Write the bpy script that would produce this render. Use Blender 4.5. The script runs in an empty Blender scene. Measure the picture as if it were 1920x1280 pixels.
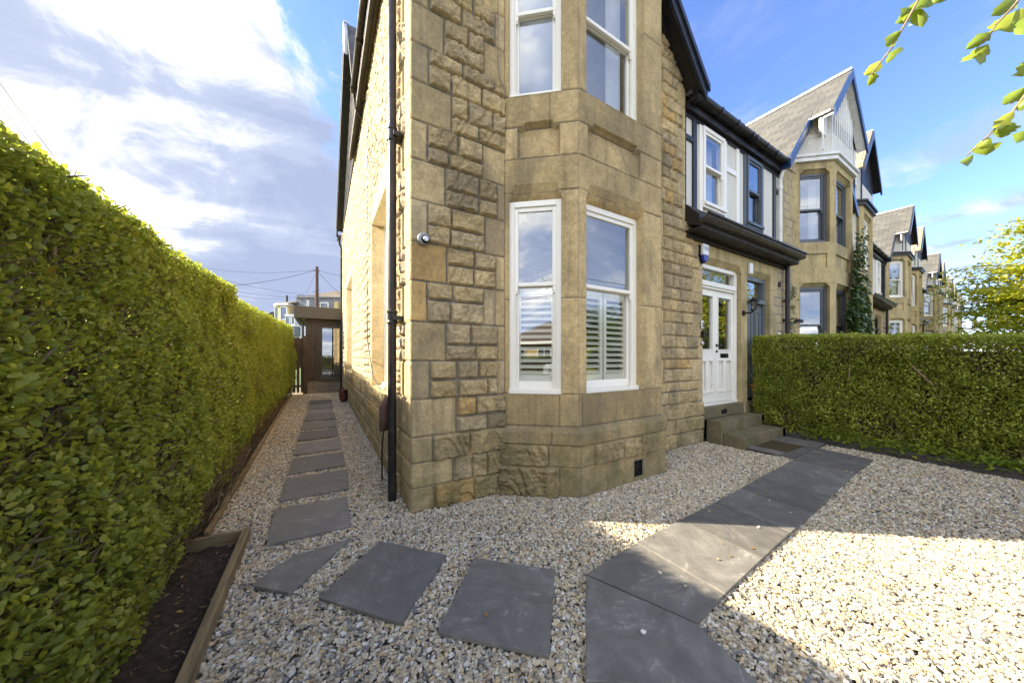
import bpy, math, random
import numpy as np
from mathutils import Vector, Matrix
random.seed(7)
RS = np.random.RandomState(11)
SC = bpy.context.scene
COL = SC.collection
PI = math.pi
# ------------------------------------------------------------ camera
YAW = math.atan2(1002, 596)
SA, CA = math.sin(YAW), math.cos(YAW)
EYE = 1.43
cam_d = bpy.data.cameras.new('camera')
cam = bpy.data.objects.new('camera', cam_d)
COL.objects.link(cam)
cam.location = (0, 0, EYE)
cam.rotation_euler = (PI/2, 0, -math.atan2(CA, SA))
cam_d.sensor_width = 36.0
cam_d.lens = 36.0*596/1920
cam_d.shift_y = 28/1920.0
cam_d.clip_start = 0.05
cam_d.clip_end = 3000
SC.camera = cam
# ------------------------------------------------------------ view
SC.view_settings.view_transform = 'Standard'
SC.view_settings.look = 'None'
SC.view_settings.exposure = 2.36
SC.view_settings.gamma = 1
SC.render.resolution_x = 1024
SC.render.resolution_y = 682
# ------------------------------------------------------------ sun and sky
SUN_EL = math.radians(31.5)
SUN_AZ = Vector((-0.809, 0.588))
sun_dir = Vector((SUN_AZ.x*math.cos(SUN_EL), SUN_AZ.y*math.cos(SUN_EL), math.sin(SUN_EL)))
sd = bpy.data.lights.new('sun', 'SUN')
sd.energy = 3.8
sd.angle = math.radians(0.5)
sd.color = (1.0, 0.89, 0.70)
sun = bpy.data.objects.new('sun', sd)
COL.objects.link(sun)
sun.rotation_euler = (-sun_dir).to_track_quat('-Z', 'Y').to_euler()
sun.location = (-20, 20, 30)

world = bpy.data.worlds.new('World')
SC.world = world
world.use_nodes = True
wt = world.node_tree
wt.nodes.clear()
def wn(t, **k):
    n = wt.nodes.new(t)
    for a, b in k.items(): setattr(n, a, b)
    return n
def wl(a, b): wt.links.new(a, b)
def wmath(op, a, b=None, c=None, clamp=False):
    n = wn('ShaderNodeMath', operation=op, use_clamp=clamp)
    for i, v in enumerate((a, b, c)):
        if v is None: continue
        if isinstance(v, (int, float)): n.inputs[i].default_value = v
        else: wl(v, n.inputs[i])
    return n.outputs[0]
def wdot(v, c):
    n = wn('ShaderNodeVectorMath', operation='DOT_PRODUCT')
    wl(v, n.inputs[0]); n.inputs[1].default_value = c
    return n.outputs['Value']
def wsmooth(x, a, b):
    n = wn('ShaderNodeMapRange', interpolation_type='SMOOTHSTEP')
    wl(x, n.inputs[0]); n.inputs[1].default_value = a; n.inputs[2].default_value = b
    return n.outputs[0]
def rdz(r, d, z):            # right / forward / up  ->  world direction
    return (SA*r + CA*d, -CA*r + SA*d, z)
tc = wn('ShaderNodeTexCoord')
V = tc.outputs['Generated']
sky = wn('ShaderNodeTexSky', sky_type='NISHITA', sun_disc=False)
sky.sun_elevation = SUN_EL
sky.sun_rotation = math.atan2(SUN_AZ.x, SUN_AZ.y)
sky.air_density = 1.0; sky.dust_density = 0.3; sky.ozone_density = 2.0
skyb = wn('ShaderNodeVectorMath', operation='MULTIPLY')
wl(sky.outputs[0], skyb.inputs[0]); skyb.inputs[1].default_value = (0.054, 0.060, 0.081)
# streaked clouds: a sheet overhead, seen in perspective
sep = wn('ShaderNodeSeparateXYZ'); wl(V, sep.inputs[0])
zc = wmath('MAXIMUM', wmath('ADD', sep.outputs[2], 0.22), 0.05)
px = wmath('DIVIDE', sep.outputs[0], zc); py = wmath('DIVIDE', sep.outputs[1], zc)
comb = wn('ShaderNodeCombineXYZ'); wl(px, comb.inputs[0]); wl(py, comb.inputs[1])
def wnoise(vec, scale, detail=6, rough=0.55, dist=0.0, sc=(1, 1, 1), rot=0.0, loc=(0, 0, 0)):
    m = wn('ShaderNodeMapping'); wl(vec, m.inputs[0])
    m.inputs['Scale'].default_value = sc; m.inputs['Rotation'].default_value = (0, 0, rot); m.inputs['Location'].default_value = loc
    n = wn('ShaderNodeTexNoise'); wl(m.outputs[0], n.inputs['Vector'])
    n.inputs['Scale'].default_value = scale; n.inputs['Detail'].default_value = detail
    n.inputs['Roughness'].default_value = rough; n.inputs['Distortion'].default_value = dist
    return n.outputs[0]
n_big = wnoise(comb.outputs[0], 0.9, 7, 0.55, 0.6, (1.0, 1.0, 1), 0.3, (3.1, 1.7, 0))
n_str = wmath('ADD', wmath('MULTIPLY', wnoise(comb.outputs[0], 1.1, 8, 0.58, 0.5, (0.55, 1.5, 1), 0.55, (1.3, 4.2, 0)), 0.72), wmath('MULTIPLY', wnoise(V, 6.5, 11, 0.66, 0.6), 0.28))
n_edge = wnoise(V, 4.2, 12, 0.66, 0.5)
n_fine = wnoise(comb.outputs[0], 2.2, 9, 0.62, 0.6, (1.7, 0.7, 1), -0.4, (7, 2, 0))
# the cloud bank's edge: a great circle over the left of the view
nb = Vector(rdz(-0.831, -0.044, -0.554)); nb.normalize()
bank = wmath('ADD', wdot(V, tuple(nb)), wmath('MULTIPLY', wmath('SUBTRACT', n_edge, 0.5), 0.42))
bank_f = wsmooth(bank, -0.02, 0.05)
# broken cloud in the half of the sky behind the camera
back = wmath('MULTIPLY', wsmooth(wdot(V, rdz(0, -1, 0)), -0.1, 0.3), wsmooth(n_big, 0.34, 0.52))
# thin wisps in the open blue
hor = wmath('SUBTRACT', 1.0, wsmooth(sep.outputs[2], 0.05, 0.60))
wisp = wmath('MULTIPLY', wsmooth(n_fine, 0.45, 0.64), wmath('ADD', wmath('MULTIPLY', hor, 0.95), 0.14))
wisp2 = wmath('MULTIPLY', wsmooth(n_edge, 0.54, 0.66), wsmooth(wdot(V, tuple(nb)), -0.30, -0.10))
cover = wmath('MAXIMUM', wmath('MAXIMUM', bank_f, back), wmath('MAXIMUM', wisp, wmath('MULTIPLY', wisp2, 0.9)), clamp=True)
# cloud tone: dazzling towards the sun, blue-grey shadowed folds elsewhere
glow = wsmooth(wdot(V, tuple(sun_dir)), 0.55, 1.0)
tone = wmath('ADD', wmath('MULTIPLY', wsmooth(n_str, 0.40, 0.62), 0.92), wmath('MULTIPLY', glow, 0.32), clamp=True)
lowband = wmath('MULTIPLY', wsmooth(wdot(V, rdz(-0.42, 0.85, 0.30)), 0.90, 0.995), wmath('SUBTRACT', 1.15, n_big))
tone2 = wmath('SUBTRACT', tone, wmath('MULTIPLY', lowband, 0.75), clamp=True)
cr = wn('ShaderNodeValToRGB'); wl(tone2, cr.inputs[0])
e = cr.color_ramp.elements
e[0].position = 0.0; e[0].color = (0.095, 0.112, 0.160, 1)
e[1].position = 1.0; e[1].color = (0.315, 0.305, 0.28, 1)
k = cr.color_ramp.elements.new(0.45); k.color = (0.125, 0.142, 0.185, 1)
k = cr.color_ramp.elements.new(0.75); k.color = (0.220, 0.222, 0.226, 1)
mx = wn('ShaderNodeMix', data_type='RGBA'); wl(cover, mx.inputs['Factor'])
wl(skyb.outputs[0], mx.inputs['A']); wl(cr.outputs[0], mx.inputs['B'])
# clouds behind the camera, opposite the low sun, boosted as fill for the front
bb = wn('ShaderNodeMapRange', interpolation_type='SMOOTHSTEP'); wl(wdot(V, rdz(0.1, -1, 0)), bb.inputs[0])
bb.inputs[1].default_value = 0.0; bb.inputs[2].default_value = 0.55; bb.inputs[3].default_value = 1.0; bb.inputs[4].default_value = 2.9
cs = wn('ShaderNodeVectorMath', operation='SCALE'); wl(cr.outputs[0], cs.inputs[0]); wl(bb.outputs[0], cs.inputs['Scale'])
wl(cs.outputs[0], mx.inputs['B'])
bg = wn('ShaderNodeBackground'); wl(mx.outputs['Result'], bg.inputs[0]); bg.inputs[1].default_value = 1.0
wo = wn('ShaderNodeOutputWorld'); wl(bg.outputs[0], wo.inputs[0])

# ------------------------------------------------------------ helpers
def link(o): COL.objects.link(o); return o
def tag(o, label=None, cat=None, group=None, kind=None):
    if label: o['label'] = label
    if cat: o['category'] = cat
    if group: o['group'] = group
    if kind: o['kind'] = kind
    return o
def empty(name, loc=(0, 0, 0), rz=0):
    o = bpy.data.objects.new(name, None); link(o)
    o.location = loc; o.rotation_euler = (0, 0, rz); o.empty_display_size = 0.2
    return o
def copy_tree(o, parent=None):
    c = o.copy(); link(c); c.parent = parent
    for ch in list(o.children): copy_tree(ch, c)
    return c

class MB:
    """collects shapes, then builds ONE mesh"""
    def __init__(s): s.v = []; s.f = []
    def poly(s, pts):
        b = len(s.v); s.v += [tuple(p) for p in pts]; s.f.append(tuple(range(b, b+len(pts)))); return s
    def box(s, x0, x1, y0, y1, z0, z1):
        if x0 > x1: x0, x1 = x1, x0
        if y0 > y1: y0, y1 = y1, y0
        if z0 > z1: z0, z1 = z1, z0
        b = len(s.v)
        s.v += [(x0,y0,z0),(x1,y0,z0),(x1,y1,z0),(x0,y1,z0),(x0,y0,z1),(x1,y0,z1),(x1,y1,z1),(x0,y1,z1)]
        s.f += [tuple(b+i for i in q) for q in ((0,3,2,1),(4,5,6,7),(0,1,5,4),(1,2,6,5),(2,3,7,6),(3,0,4,7))]
        return s
    def prism(s, pts, vec):
        """closed polygon extruded along vec"""
        n = len(pts); b = len(s.v); vec = Vector(vec)
        P = [Vector(p) for p in pts]
        nn = Vector((0,0,0))
        for i in range(n): nn += P[i].cross(P[(i+1) % n])
        if nn.dot(vec) > 0: P = P[::-1]
        s.v += [tuple(p) for p in P] + [tuple(p+vec) for p in P]
        s.f.append(tuple(range(b, b+n))); s.f.append(tuple(range(b+2*n-1, b+n-1, -1)))
        for i in range(n):
            j = (i+1) % n
            s.f.append((b+i, b+n+i, b+n+j, b+j))
        return s
    def zprism(s, p2, z0, z1): return s.prism([(x, y, z0) for x, y in p2], (0, 0, z1-z0))
    def beam(s, a, b, w, h, up=(0, 0, 1)):
        a = Vector(a); b = Vector(b); d = (b-a).normalized(); u = Vector(up)
        sd_ = d.cross(u).normalized()*(w/2); u2 = sd_.cross(d).normalized()*(h/2)
        return s.prism([a-sd_-u2, a+sd_-u2, a+sd_+u2, a-sd_+u2], b-a)
    def tube(s, pts, r, n=10, cap=True):
        P = [Vector(p) for p in pts]; rr = r if isinstance(r, (list, tuple)) else [r]*len(P)
        b0 = len(s.v); prev = None
        for i, p in enumerate(P):
            d = (P[min(i+1, len(P)-1)] - P[max(i-1, 0)]).normalized()
            if prev is None:
                a = d.cross(Vector((0, 0, 1)))
                if a.length < 1e-3: a = d.cross(Vector((0, 1, 0)))
            else: a = prev - d*prev.dot(d)
            a.normalize(); prev = a; c = d.cross(a)
            for k in range(n):
                t = 2*PI*k/n
                s.v.append(tuple(p + a*(math.cos(t)*rr[i]) + c*(math.sin(t)*rr[i])))
        for i in range(len(P)-1):
            for k in range(n):
                k2 = (k+1) % n
                s.f.append((b0+i*n+k, b0+(i+1)*n+k, b0+(i+1)*n+k2, b0+i*n+k2))
        if cap:
            s.f.append(tuple(b0+k for k in range(n)))
            s.f.append(tuple(b0+(len(P)-1)*n+k for k in range(n-1, -1, -1)))
        return s
    def lathe(s, c, prof, n=20, axis=(0, 0, 1)):
        ax = Vector(axis).normalized()
        a = ax.cross(Vector((0, 0, 1)))
        if a.length < 1e-3: a = Vector((1, 0, 0))
        a.normalize(); bb = ax.cross(a); c = Vector(c); b0 = len(s.v)
        for r, h in prof:
            for k in range(n):
                t = 2*PI*k/n
                s.v.append(tuple(c + ax*h + a*(math.cos(t)*r) + bb*(math.sin(t)*r)))
        for i in range(len(prof)-1):
            for k in range(n):
                k2 = (k+1) % n
                s.f.append((b0+i*n+k, b0+i*n+k2, b0+(i+1)*n+k2, b0+(i+1)*n+k))
        s.f.append(tuple(b0+k for k in range(n-1, -1, -1)))
        s.f.append(tuple(b0+(len(prof)-1)*n+k for k in range(n)))
        return s
    def xf(s, fn): s.v = [tuple(fn(p)) for p in s.v]; return s
    def build(s, name, m, parent=None, smooth=False, bevel=0.0, seg=2, flip=False, uv=True, loc=None):
        me = bpy.data.meshes.new(name)
        f = [q[::-1] for q in s.f] if flip else s.f
        v = s.v
        if loc is not None: v = [(p[0]-loc[0], p[1]-loc[1], p[2]-loc[2]) for p in v]
        me.from_pydata(v, [], f); me.update()
        if smooth: me.polygons.foreach_set('use_smooth', [True]*len(me.polygons))
        if uv:
            L = me.uv_layers.new(name='UVMap'); dat = []
            for p in me.polygons:
                nrm = p.normal
                t = Vector((0, 0, 1)).cross(nrm)
                if t.length < 1e-3: t = Vector((1, 0, 0))
                t.normalize(); bt = nrm.cross(t)
                for vi in p.vertices:
                    co = me.vertices[vi].co
                    dat += [co.dot(t), co.dot(bt)]
            L.data.foreach_set('uv', dat)
        if m is not None: me.materials.append(m)
        o = bpy.data.objects.new(name, me); link(o)
        if loc is not None: o.location = loc
        if parent is not None: o.parent = parent
        if bevel > 0:
            md = o.modifiers.new('bevel', 'BEVEL'); md.width = bevel; md.segments = seg
            md.limit_method = 'ANGLE'; md.angle_limit = math.radians(40)
        return o

def np_mesh(name, verts, quads, m, parent=None, cols=None, smooth=False, mats=None, n=4):
    """fast mesh from arrays; quads (F,n)"""
    me = bpy.data.meshes.new(name)
    V_ = np.asarray(verts, dtype=np.float32); Q = np.asarray(quads, dtype=np.int32)
    me.vertices.add(len(V_)); me.vertices.foreach_set('co', V_.ravel())
    me.loops.add(Q.size); me.loops.foreach_set('vertex_index', Q.ravel())
    me.polygons.add(len(Q))
    me.polygons.foreach_set('loop_start', np.arange(0, Q.size, n, dtype=np.int32))
    try: me.polygons.foreach_set('loop_total', np.full(len(Q), n, dtype=np.int32))
    except Exception: pass
    if smooth: me.polygons.foreach_set('use_smooth', np.ones(len(Q), dtype=bool))
    if cols is not None:
        a = me.color_attributes.new('tint', 'FLOAT_COLOR', 'POINT')
        c4 = np.ones((len(V_), 4), dtype=np.float32); c4[:, :cols.shape[1]] = cols
        a.data.foreach_set('color', c4.ravel())
    me.update(calc_edges=True); me.validate()
    if m is not None: me.materials.append(m)
    o = bpy.data.objects.new(name, me); link(o)
    if parent is not None: o.parent = parent
    return o

# numpy noise -------------------------------------------------
def _hash(ix, iy, seed):
    h = (ix.astype(np.int64)*374761393 + iy.astype(np.int64)*668265263 + seed*1442695041) & 0xffffffff
    h = ((h ^ (h >> 13))*1274126177) & 0xffffffff
    h = (h ^ (h >> 16)) & 0xffff
    return h/65535.0
def vnoise(x, y, seed=0):
    ix = np.floor(x); iy = np.floor(y); fx = x-ix; fy = y-iy
    fx = fx*fx*(3-2*fx); fy = fy*fy*(3-2*fy)
    a = _hash(ix, iy, seed); b = _hash(ix+1, iy, seed); c = _hash(ix, iy+1, seed); d = _hash(ix+1, iy+1, seed)
    return (a*(1-fx)+b*fx)*(1-fy) + (c*(1-fx)+d*fx)*fy
def fbm(x, y, seed=0, oct=4, gain=0.5):
    s = 0; a = 1; t = 0
    for i in range(oct):
        s = s + a*vnoise(x, y, seed+i*17); t += a; a *= gain; x = x*2.03+5.1; y = y*2.03+1.7
    return s/t
def sstep(x, a, b):
    t = np.clip((x-a)/(b-a), 0, 1); return t*t*(3-2*t)
# ------------------------------------------------------------ materials
def mat(name):
    m = bpy.data.materials.new(name); m.use_nodes = True
    nt = m.node_tree; nt.nodes.clear()
    out = nt.nodes.new('ShaderNodeOutputMaterial')
    bs = nt.nodes.new('ShaderNodeBsdfPrincipled')
    nt.links.new(bs.outputs[0], out.inputs[0])
    return m, nt, bs, out
class G:
    """tiny node-graph helper"""
    def __init__(s, nt): s.nt = nt
    def n(s, t, **k):
        n = s.nt.nodes.new(t)
        for a, b in k.items(): setattr(n, a, b)
        return n
    def l(s, a, b): s.nt.links.new(a, b)
    def put(s, sock, v):
        if isinstance(v, (int, float)): sock.default_value = v
        elif isinstance(v, tuple): sock.default_value = v if len(v) != 3 or sock.type != 'RGBA' else (*v, 1)
        else: s.l(v, sock)
    def m(s, op, a, b=0.0, c=None, clamp=False):
        n = s.n('ShaderNodeMath', operation=op, use_clamp=clamp)
        s.put(n.inputs[0], a); s.put(n.inputs[1], b)
        if c is not None: s.put(n.inputs[2], c)
        return n.outputs[0]
    def noise(s, vec, scale, detail=5, rough=0.55, dist=0.0, sc=None, out=0):
        if sc:
            mp = s.n('ShaderNodeMapping'); s.l(vec, mp.inputs[0]); mp.inputs['Scale'].default_value = sc; vec = mp.outputs[0]
        n = s.n('ShaderNodeTexNoise'); s.l(vec, n.inputs['Vector'])
        n.inputs['Scale'].default_value = scale; n.inputs['Detail'].default_value = detail
        n.inputs['Roughness'].default_value = rough; n.inputs['Distortion'].default_value = dist
        return n.outputs[out]
    def ss(s, x, a, b, lo=0.0, hi=1.0):
        n = s.n('ShaderNodeMapRange', interpolation_type='SMOOTHSTEP')
        s.put(n.inputs[0], x); n.inputs[1].default_value = a; n.inputs[2].default_value = b
        n.inputs[3].default_value = lo; n.inputs[4].default_value = hi
        return n.outputs[0]
    def mix(s, f, a, b, blend='MIX'):
        n = s.n('ShaderNodeMix', data_type='RGBA', blend_type=blend)
        s.put(n.inputs['Factor'], f); s.put(n.inputs['A'], a); s.put(n.inputs['B'], b)
        return n.outputs['Result']
    def ramp(s, x, els, interp='LINEAR'):
        n = s.n('ShaderNodeValToRGB'); s.l(x, n.inputs[0]); r = n.color_ramp; r.interpolation = interp
        while len(r.elements) > 1: r.elements.remove(r.elements[-1])
        r.elements[0].position = els[0][0]; r.elements[0].color = (*els[0][1], 1)
        for p, c in els[1:]:
            e = r.elements.new(p); e.color = (*c, 1)
        return n.outputs[0]
    def bump(s, h, strength, dist, normal=None):
        n = s.n('ShaderNodeBump'); s.l(h, n.inputs['Height'])
        n.inputs['Strength'].default_value = strength; n.inputs['Distance'].default_value = dist
        if normal is not None: s.l(normal, n.inputs['Normal'])
        return n.outputs[0]
    def coord(s, k='Object'): return s.n('ShaderNodeTexCoord').outputs[k]
    def scale(s, col, v):
        n = s.n('ShaderNodeVectorMath', operation='SCALE'); s.put(n.inputs[0], col); s.put(n.inputs['Scale'], v); return n.outputs[0]
    def mul(s, a, b):
        n = s.n('ShaderNodeVectorMath', operation='MULTIPLY'); s.put(n.inputs[0], a); s.put(n.inputs[1], b); return n.outputs[0]

def m_stone(name, base=None, lichen=0.0, bumpk=1.0, spots=0.5):
    m, nt, bs, out = mat(name); g = G(nt); P = g.coord()
    if base is None:
        at = g.n('ShaderNodeAttribute', attribute_name='tint'); b = at.outputs['Color']
    else: b = g.n('ShaderNodeRGB').outputs[0]; b.node.outputs[0].default_value = (*base, 1)
    n1 = g.noise(P, 3.0, 6, 0.6, 0.4); n2 = g.noise(P, 30, 7, 0.72); n3 = g.noise(P, 150, 4, 0.65)
    n4 = g.noise(P, 7, 7, 0.65, 1.2, sc=(1, 1, 2.2))
    v = g.m('ADD', g.m('MULTIPLY', g.m('SUBTRACT', n1, 0.5), 0.8), g.m('MULTIPLY', g.m('SUBTRACT', n2, 0.5), 1.25))
    v = g.m('ADD', v, g.m('MULTIPLY', g.m('SUBTRACT', n3, 0.5), 1.0))
    c = g.scale(b, g.m('ADD', v, 1.0))
    c = g.mix(g.ss(n4, 0.50, 0.70, 0, 0.42), c, (0.42, 0.275, 0.09))       # iron staining
    c = g.mix(g.ss(g.noise(P, 1.7, 6, 0.62, 0.8, sc=(1, 1, 0.5)), 0.45, 0.66, 0, spots), c, (0.130, 0.108, 0.070))  # soot and weathering
    st_ = g.noise(P, 2.4, 7, 0.66, 0.3, sc=(3.2, 3.2, 0.22))
    c = g.mix(g.ss(st_, 0.50, 0.68, 0, 0.30+0.2*spots), c, (0.150, 0.120, 0.072))   # rain streaks
    if lichen:
        sx = g.n('ShaderNodeSeparateXYZ'); g.l(P, sx.inputs[0])
        low = g.ss(sx.outputs[2], 0.15, 1.1, 1.0, 0.0)
        c = g.mix(g.m('MULTIPLY', low, g.ss(g.noise(P, 4.5, 6, 0.65), 0.35, 0.65, 0, 0.62*lichen)), c, (0.115, 0.115, 0.045))   # algae near the ground
        vo = g.n('ShaderNodeTexVoronoi'); g.l(P, vo.inputs['Vector']); vo.inputs['Scale'].default_value = 26
        sp = g.m('MULTIPLY', g.ss(vo.outputs['Distance'], 0.16, 0.34, 1, 0), g.ss(g.noise(P, 3.1, 4), 0.52, 0.66))
        lz = g.m('MULTIPLY', g.ss(sx.outputs[2], 0.05, 0.55), g.ss(sx.outputs[2], 0.72, 0.85, 1, 0))
        c = g.mix(g.m('MULTIPLY', g.m('MULTIPLY', sp, lz), 0.7*lichen), c, (0.42, 0.41, 0.33))
    g.l(c, bs.inputs['Base Color']); bs.inputs['Roughness'].default_value = 0.93
    bs.inputs['Specular IOR Level'].default_value = 0.25
    h = g.m('ADD', g.m('MULTIPLY', n2, 0.6), g.m('MULTIPLY', n3, 0.35))
    g.l(g.bump(h, 1.0*bumpk, 0.014), bs.inputs['Normal'])
    return m
def m_paint(name, base, rough=0.4, dirt=0.15, dirtc=(0.2, 0.17, 0.12), bump=0.15, sc=14, dscale=6, metal=0.0):
    m, nt, bs, out = mat(name); g = G(nt); P = g.coord()
    n1 = g.noise(P, dscale, 6, 0.62, 0.3); n2 = g.noise(P, sc*6, 4, 0.6)
    c = g.mix(g.ss(n1, 0.45, 0.78, 0, dirt), base, dirtc)
    c = g.scale(c, g.m('ADD', g.m('MULTIPLY', n2, 0.12), 0.94))
    g.l(c, bs.inputs['Base Color']); bs.inputs['Metallic'].default_value = metal
    g.l(g.ss(n1, 0.3, 0.8, rough*0.8, min(1, rough*1.35)), bs.inputs['Roughness'])
    bs.inputs['Specular IOR Level'].default_value = 0.28 if max(base) < 0.05 else 0.5
    g.l(g.bump(n2, bump, 0.003), bs.inputs['Normal'])
    return m
def m_wood(name, base, dark, rough=0.75, axis=(1, 12, 12), sc=3.0):
    m, nt, bs, out = mat(name); g = G(nt); P = g.coord()
    n1 = g.noise(P, sc, 7, 0.65, 0.6, sc=axis); n2 = g.noise(P, sc*5, 5, 0.7, 0.2, sc=axis); n3 = g.noise(P, 1.3, 3)
    c = g.mix(g.ss(n1, 0.3, 0.7), dark, base)
    c = g.scale(c, g.m('ADD', g.m('MULTIPLY', n2, 0.6), g.m('ADD', g.m('MULTIPLY', n3, 0.4), 0.5)))
    g.l(c, bs.inputs['Base Color']); bs.inputs['Roughness'].default_value = rough
    g.l(g.bump(n2, 0.5, 0.006), bs.inputs['Normal'])
    return m
def m_render(name, base, coarse=40, dirt=0.2):
    m, nt, bs, out = mat(name); g = G(nt); P = g.coord()
    n1 = g.noise(P, coarse, 4, 0.7); n2 = g.noise(P, 1.6, 6, 0.6, 0.4, sc=(1, 1, 0.5))
    vo = g.n('ShaderNodeTexVoronoi'); g.l(P, vo.inputs['Vector']); vo.inputs['Scale'].default_value = coarse*2
    c = g.mix(g.ss(n2, 0.45, 0.75, 0, dirt), base, (0.25, 0.21, 0.15))
    c = g.scale(c, g.m('ADD', g.m('MULTIPLY', n1, 0.25), 0.87))
    g.l(c, bs.inputs['Base Color']); bs.inputs['Roughness'].default_value = 0.9
    g.l(g.bump(g.m('ADD', n1, vo.outputs['Distance']), 0.5, 0.012), bs.inputs['Normal'])
    return m
def m_brick(name, c1, c2, mortar, bw, bh, ms=0.012, off=0.5, bumpd=0.008, rough=0.85, noise_k=0.6, streak=None):
    m, nt, bs, out = mat(name); g = G(nt); U = g.coord('UV'); P = g.coord()
    wob = g.n('ShaderNodeVectorMath', operation='ADD'); g.l(U, wob.inputs[0])
    g.l(g.scale(g.noise(P, 6, 3, 0.5, out=1), 0.012), wob.inputs[1])
    b = g.n('ShaderNodeTexBrick', offset=off); g.l(wob.outputs[0], b.inputs['Vector'])
    b.inputs['Scale'].default_value = 1.0; b.inputs['Brick Width'].default_value = bw; b.inputs['Row Height'].default_value = bh
    b.inputs['Mortar Size'].default_value = ms; b.inputs['Mortar Smooth'].default_value = 0.2; b.inputs['Bias'].default_value = 0.0
    b.inputs['Color1'].default_value = (*c1, 1); b.inputs['Color2'].default_value = (*c2, 1); b.inputs['Mortar'].default_value = (*mortar, 1)
    n1 = g.noise(P, 2.3, 6, 0.6, 0.5); n2 = g.noise(P, 35, 5, 0.65)
    v = g.m('ADD', g.m('MULTIPLY', g.m('ADD', n1, n2), noise_k), 1.0-noise_k)
    c = g.scale(b.outputs['Color'], v)
    if streak: c = g.mix(g.ss(n1, 0.5, 0.75, 0, 0.5), c, streak)
    g.l(c, bs.inputs['Base Color']); bs.inputs['Roughness'].default_value = rough
    h = g.m('ADD', g.m('SUBTRACT', 1.0, b.outputs['Fac']), g.m('MULTIPLY', n2, 0.35))
    g.l(g.bump(h, 0.8, bumpd), bs.inputs['Normal'])
    return m
def m_glass(name, tint=(0.96, 0.97, 0.965), refl=0.34, rough=0.004):
    m, nt, bs, out = mat(name); g = G(nt); nt.nodes.remove(bs)
    tr = g.n('ShaderNodeBsdfTransparent'); tr.inputs[0].default_value = (*tint, 1)
    gl = g.n('ShaderNodeBsdfGlossy'); gl.inputs['Roughness'].default_value = rough; gl.inputs[0].default_value = (0.95, 0.97, 1.0, 1)
    lw = g.n('ShaderNodeLayerWeight'); lw.inputs[0].default_value = 0.5
    f = g.m('ADD', g.m('MULTIPLY', g.m('POWER', lw.outputs['Facing'], 5.0), 0.85), refl, clamp=True)
    g.l(g.bump(g.noise(g.coord(), 2.3, 2, 0.4), 0.10, 0.004), gl.inputs['Normal'])
    ms = g.n('ShaderNodeMixShader'); g.l(f, ms.inputs[0]); g.l(tr.outputs[0], ms.inputs[1]); g.l(gl.outputs[0], ms.inputs[2])
    g.l(ms.outputs[0], out.inputs[0])
    return m
def m_leaf(name, dark, mid, light, trans=0.35, gloss=0.32, tcol=(0.30, 0.42, 0.03)):
    m, nt, bs, out = mat(name); g = G(nt)
    at = g.n('ShaderNodeAttribute', attribute_name='tint')
    sp = g.n('ShaderNodeSeparateColor'); g.l(at.outputs['Color'], sp.inputs[0])
    c = g.ramp(sp.outputs[0], [(0.0, dark), (0.45, mid), (0.8, light), (0.965, light), (0.985, (0.38, 0.30, 0.03)), (1.0, (0.30, 0.12, 0.02))])
    P = g.coord(); c = g.scale(c, g.m('ADD', g.m('MULTIPLY', g.noise(P, 60, 3, 0.6), 0.5), 0.75))
    g.l(c, bs.inputs['Base Color']); bs.inputs['Roughness'].default_value = gloss
    bs.inputs['Specular IOR Level'].default_value = 0.5
    tl = g.n('ShaderNodeBsdfTranslucent'); g.l(g.mix(0.5, c, tcol), tl.inputs[0])
    ms = g.n('ShaderNodeMixShader'); ms.inputs[0].default_value = trans
    g.l(bs.outputs[0], ms.inputs[1]); g.l(tl.outputs[0], ms.inputs[2]); g.l(ms.outputs[0], out.inputs[0])
    return m
def m_slab(name):
    m, nt, bs, out = mat(name); g = G(nt); P = g.coord()
    oi = g.n('ShaderNodeObjectInfo')
    ad = g.n('ShaderNodeVectorMath', operation='ADD'); g.l(P, ad.inputs[0]); 
    cx = g.n('ShaderNodeCombineXYZ'); g.l(g.m('MULTIPLY', oi.outputs['Random'], 37.0), cx.inputs[0]); g.l(g.m('MULTIPLY', oi.outputs['Random'], 91.0), cx.inputs[1])
    g.l(cx.outputs[0], ad.inputs[1]); Q = ad.outputs[0]
    n1 = g.noise(Q, 3.2, 9, 0.68, 1.9); n2 = g.noise(Q, 60, 4, 0.7); n3 = g.noise(Q, 1.1, 8, 0.62, 2.4, sc=(1, 1.6, 1))
    vein = g.m('SUBTRACT', 1.0, g.ss(g.m('ABSOLUTE', g.m('SUBTRACT', n3, 0.5)), 0.0, 0.012))
    c = g.ramp(n1, [(0.25, (0.088, 0.081, 0.070)), (0.5, (0.124, 0.115, 0.100)), (0.75, (0.185, 0.172, 0.148))])
    c = g.mix(g.m('MULTIPLY', g.m('MULTIPLY', vein, g.ss(n1, 0.5, 0.62)), 0.45), c, (0.34, 0.33, 0.30))
    c = g.mix(g.ss(g.noise(Q, 6, 6, 0.7), 0.50, 0.80, 0, 0.30), c, (0.25, 0.23, 0.19))
    c = g.scale(c, g.m('ADD', g.m('MULTIPLY', n2, 0.35), 0.85))
    c = g.scale(c, g.m('ADD', g.m('MULTIPLY', oi.outputs['Random'], 0.50), 0.82))
    g.l(c, bs.inputs['Base Color'])
    g.l(g.ss(n1, 0.3, 0.7, 0.6, 0.8), bs.inputs['Roughness']); bs.inputs['Specular IOR Level'].default_value = 0.35
    h = g.m('ADD', g.m('MULTIPLY', g.ss(n3, 0.35, 0.65), 1.0), g.m('MULTIPLY', n2, 0.12))
    g.l(g.bump(h, 0.35, 0.006), bs.inputs['Normal'])
    return m
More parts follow.
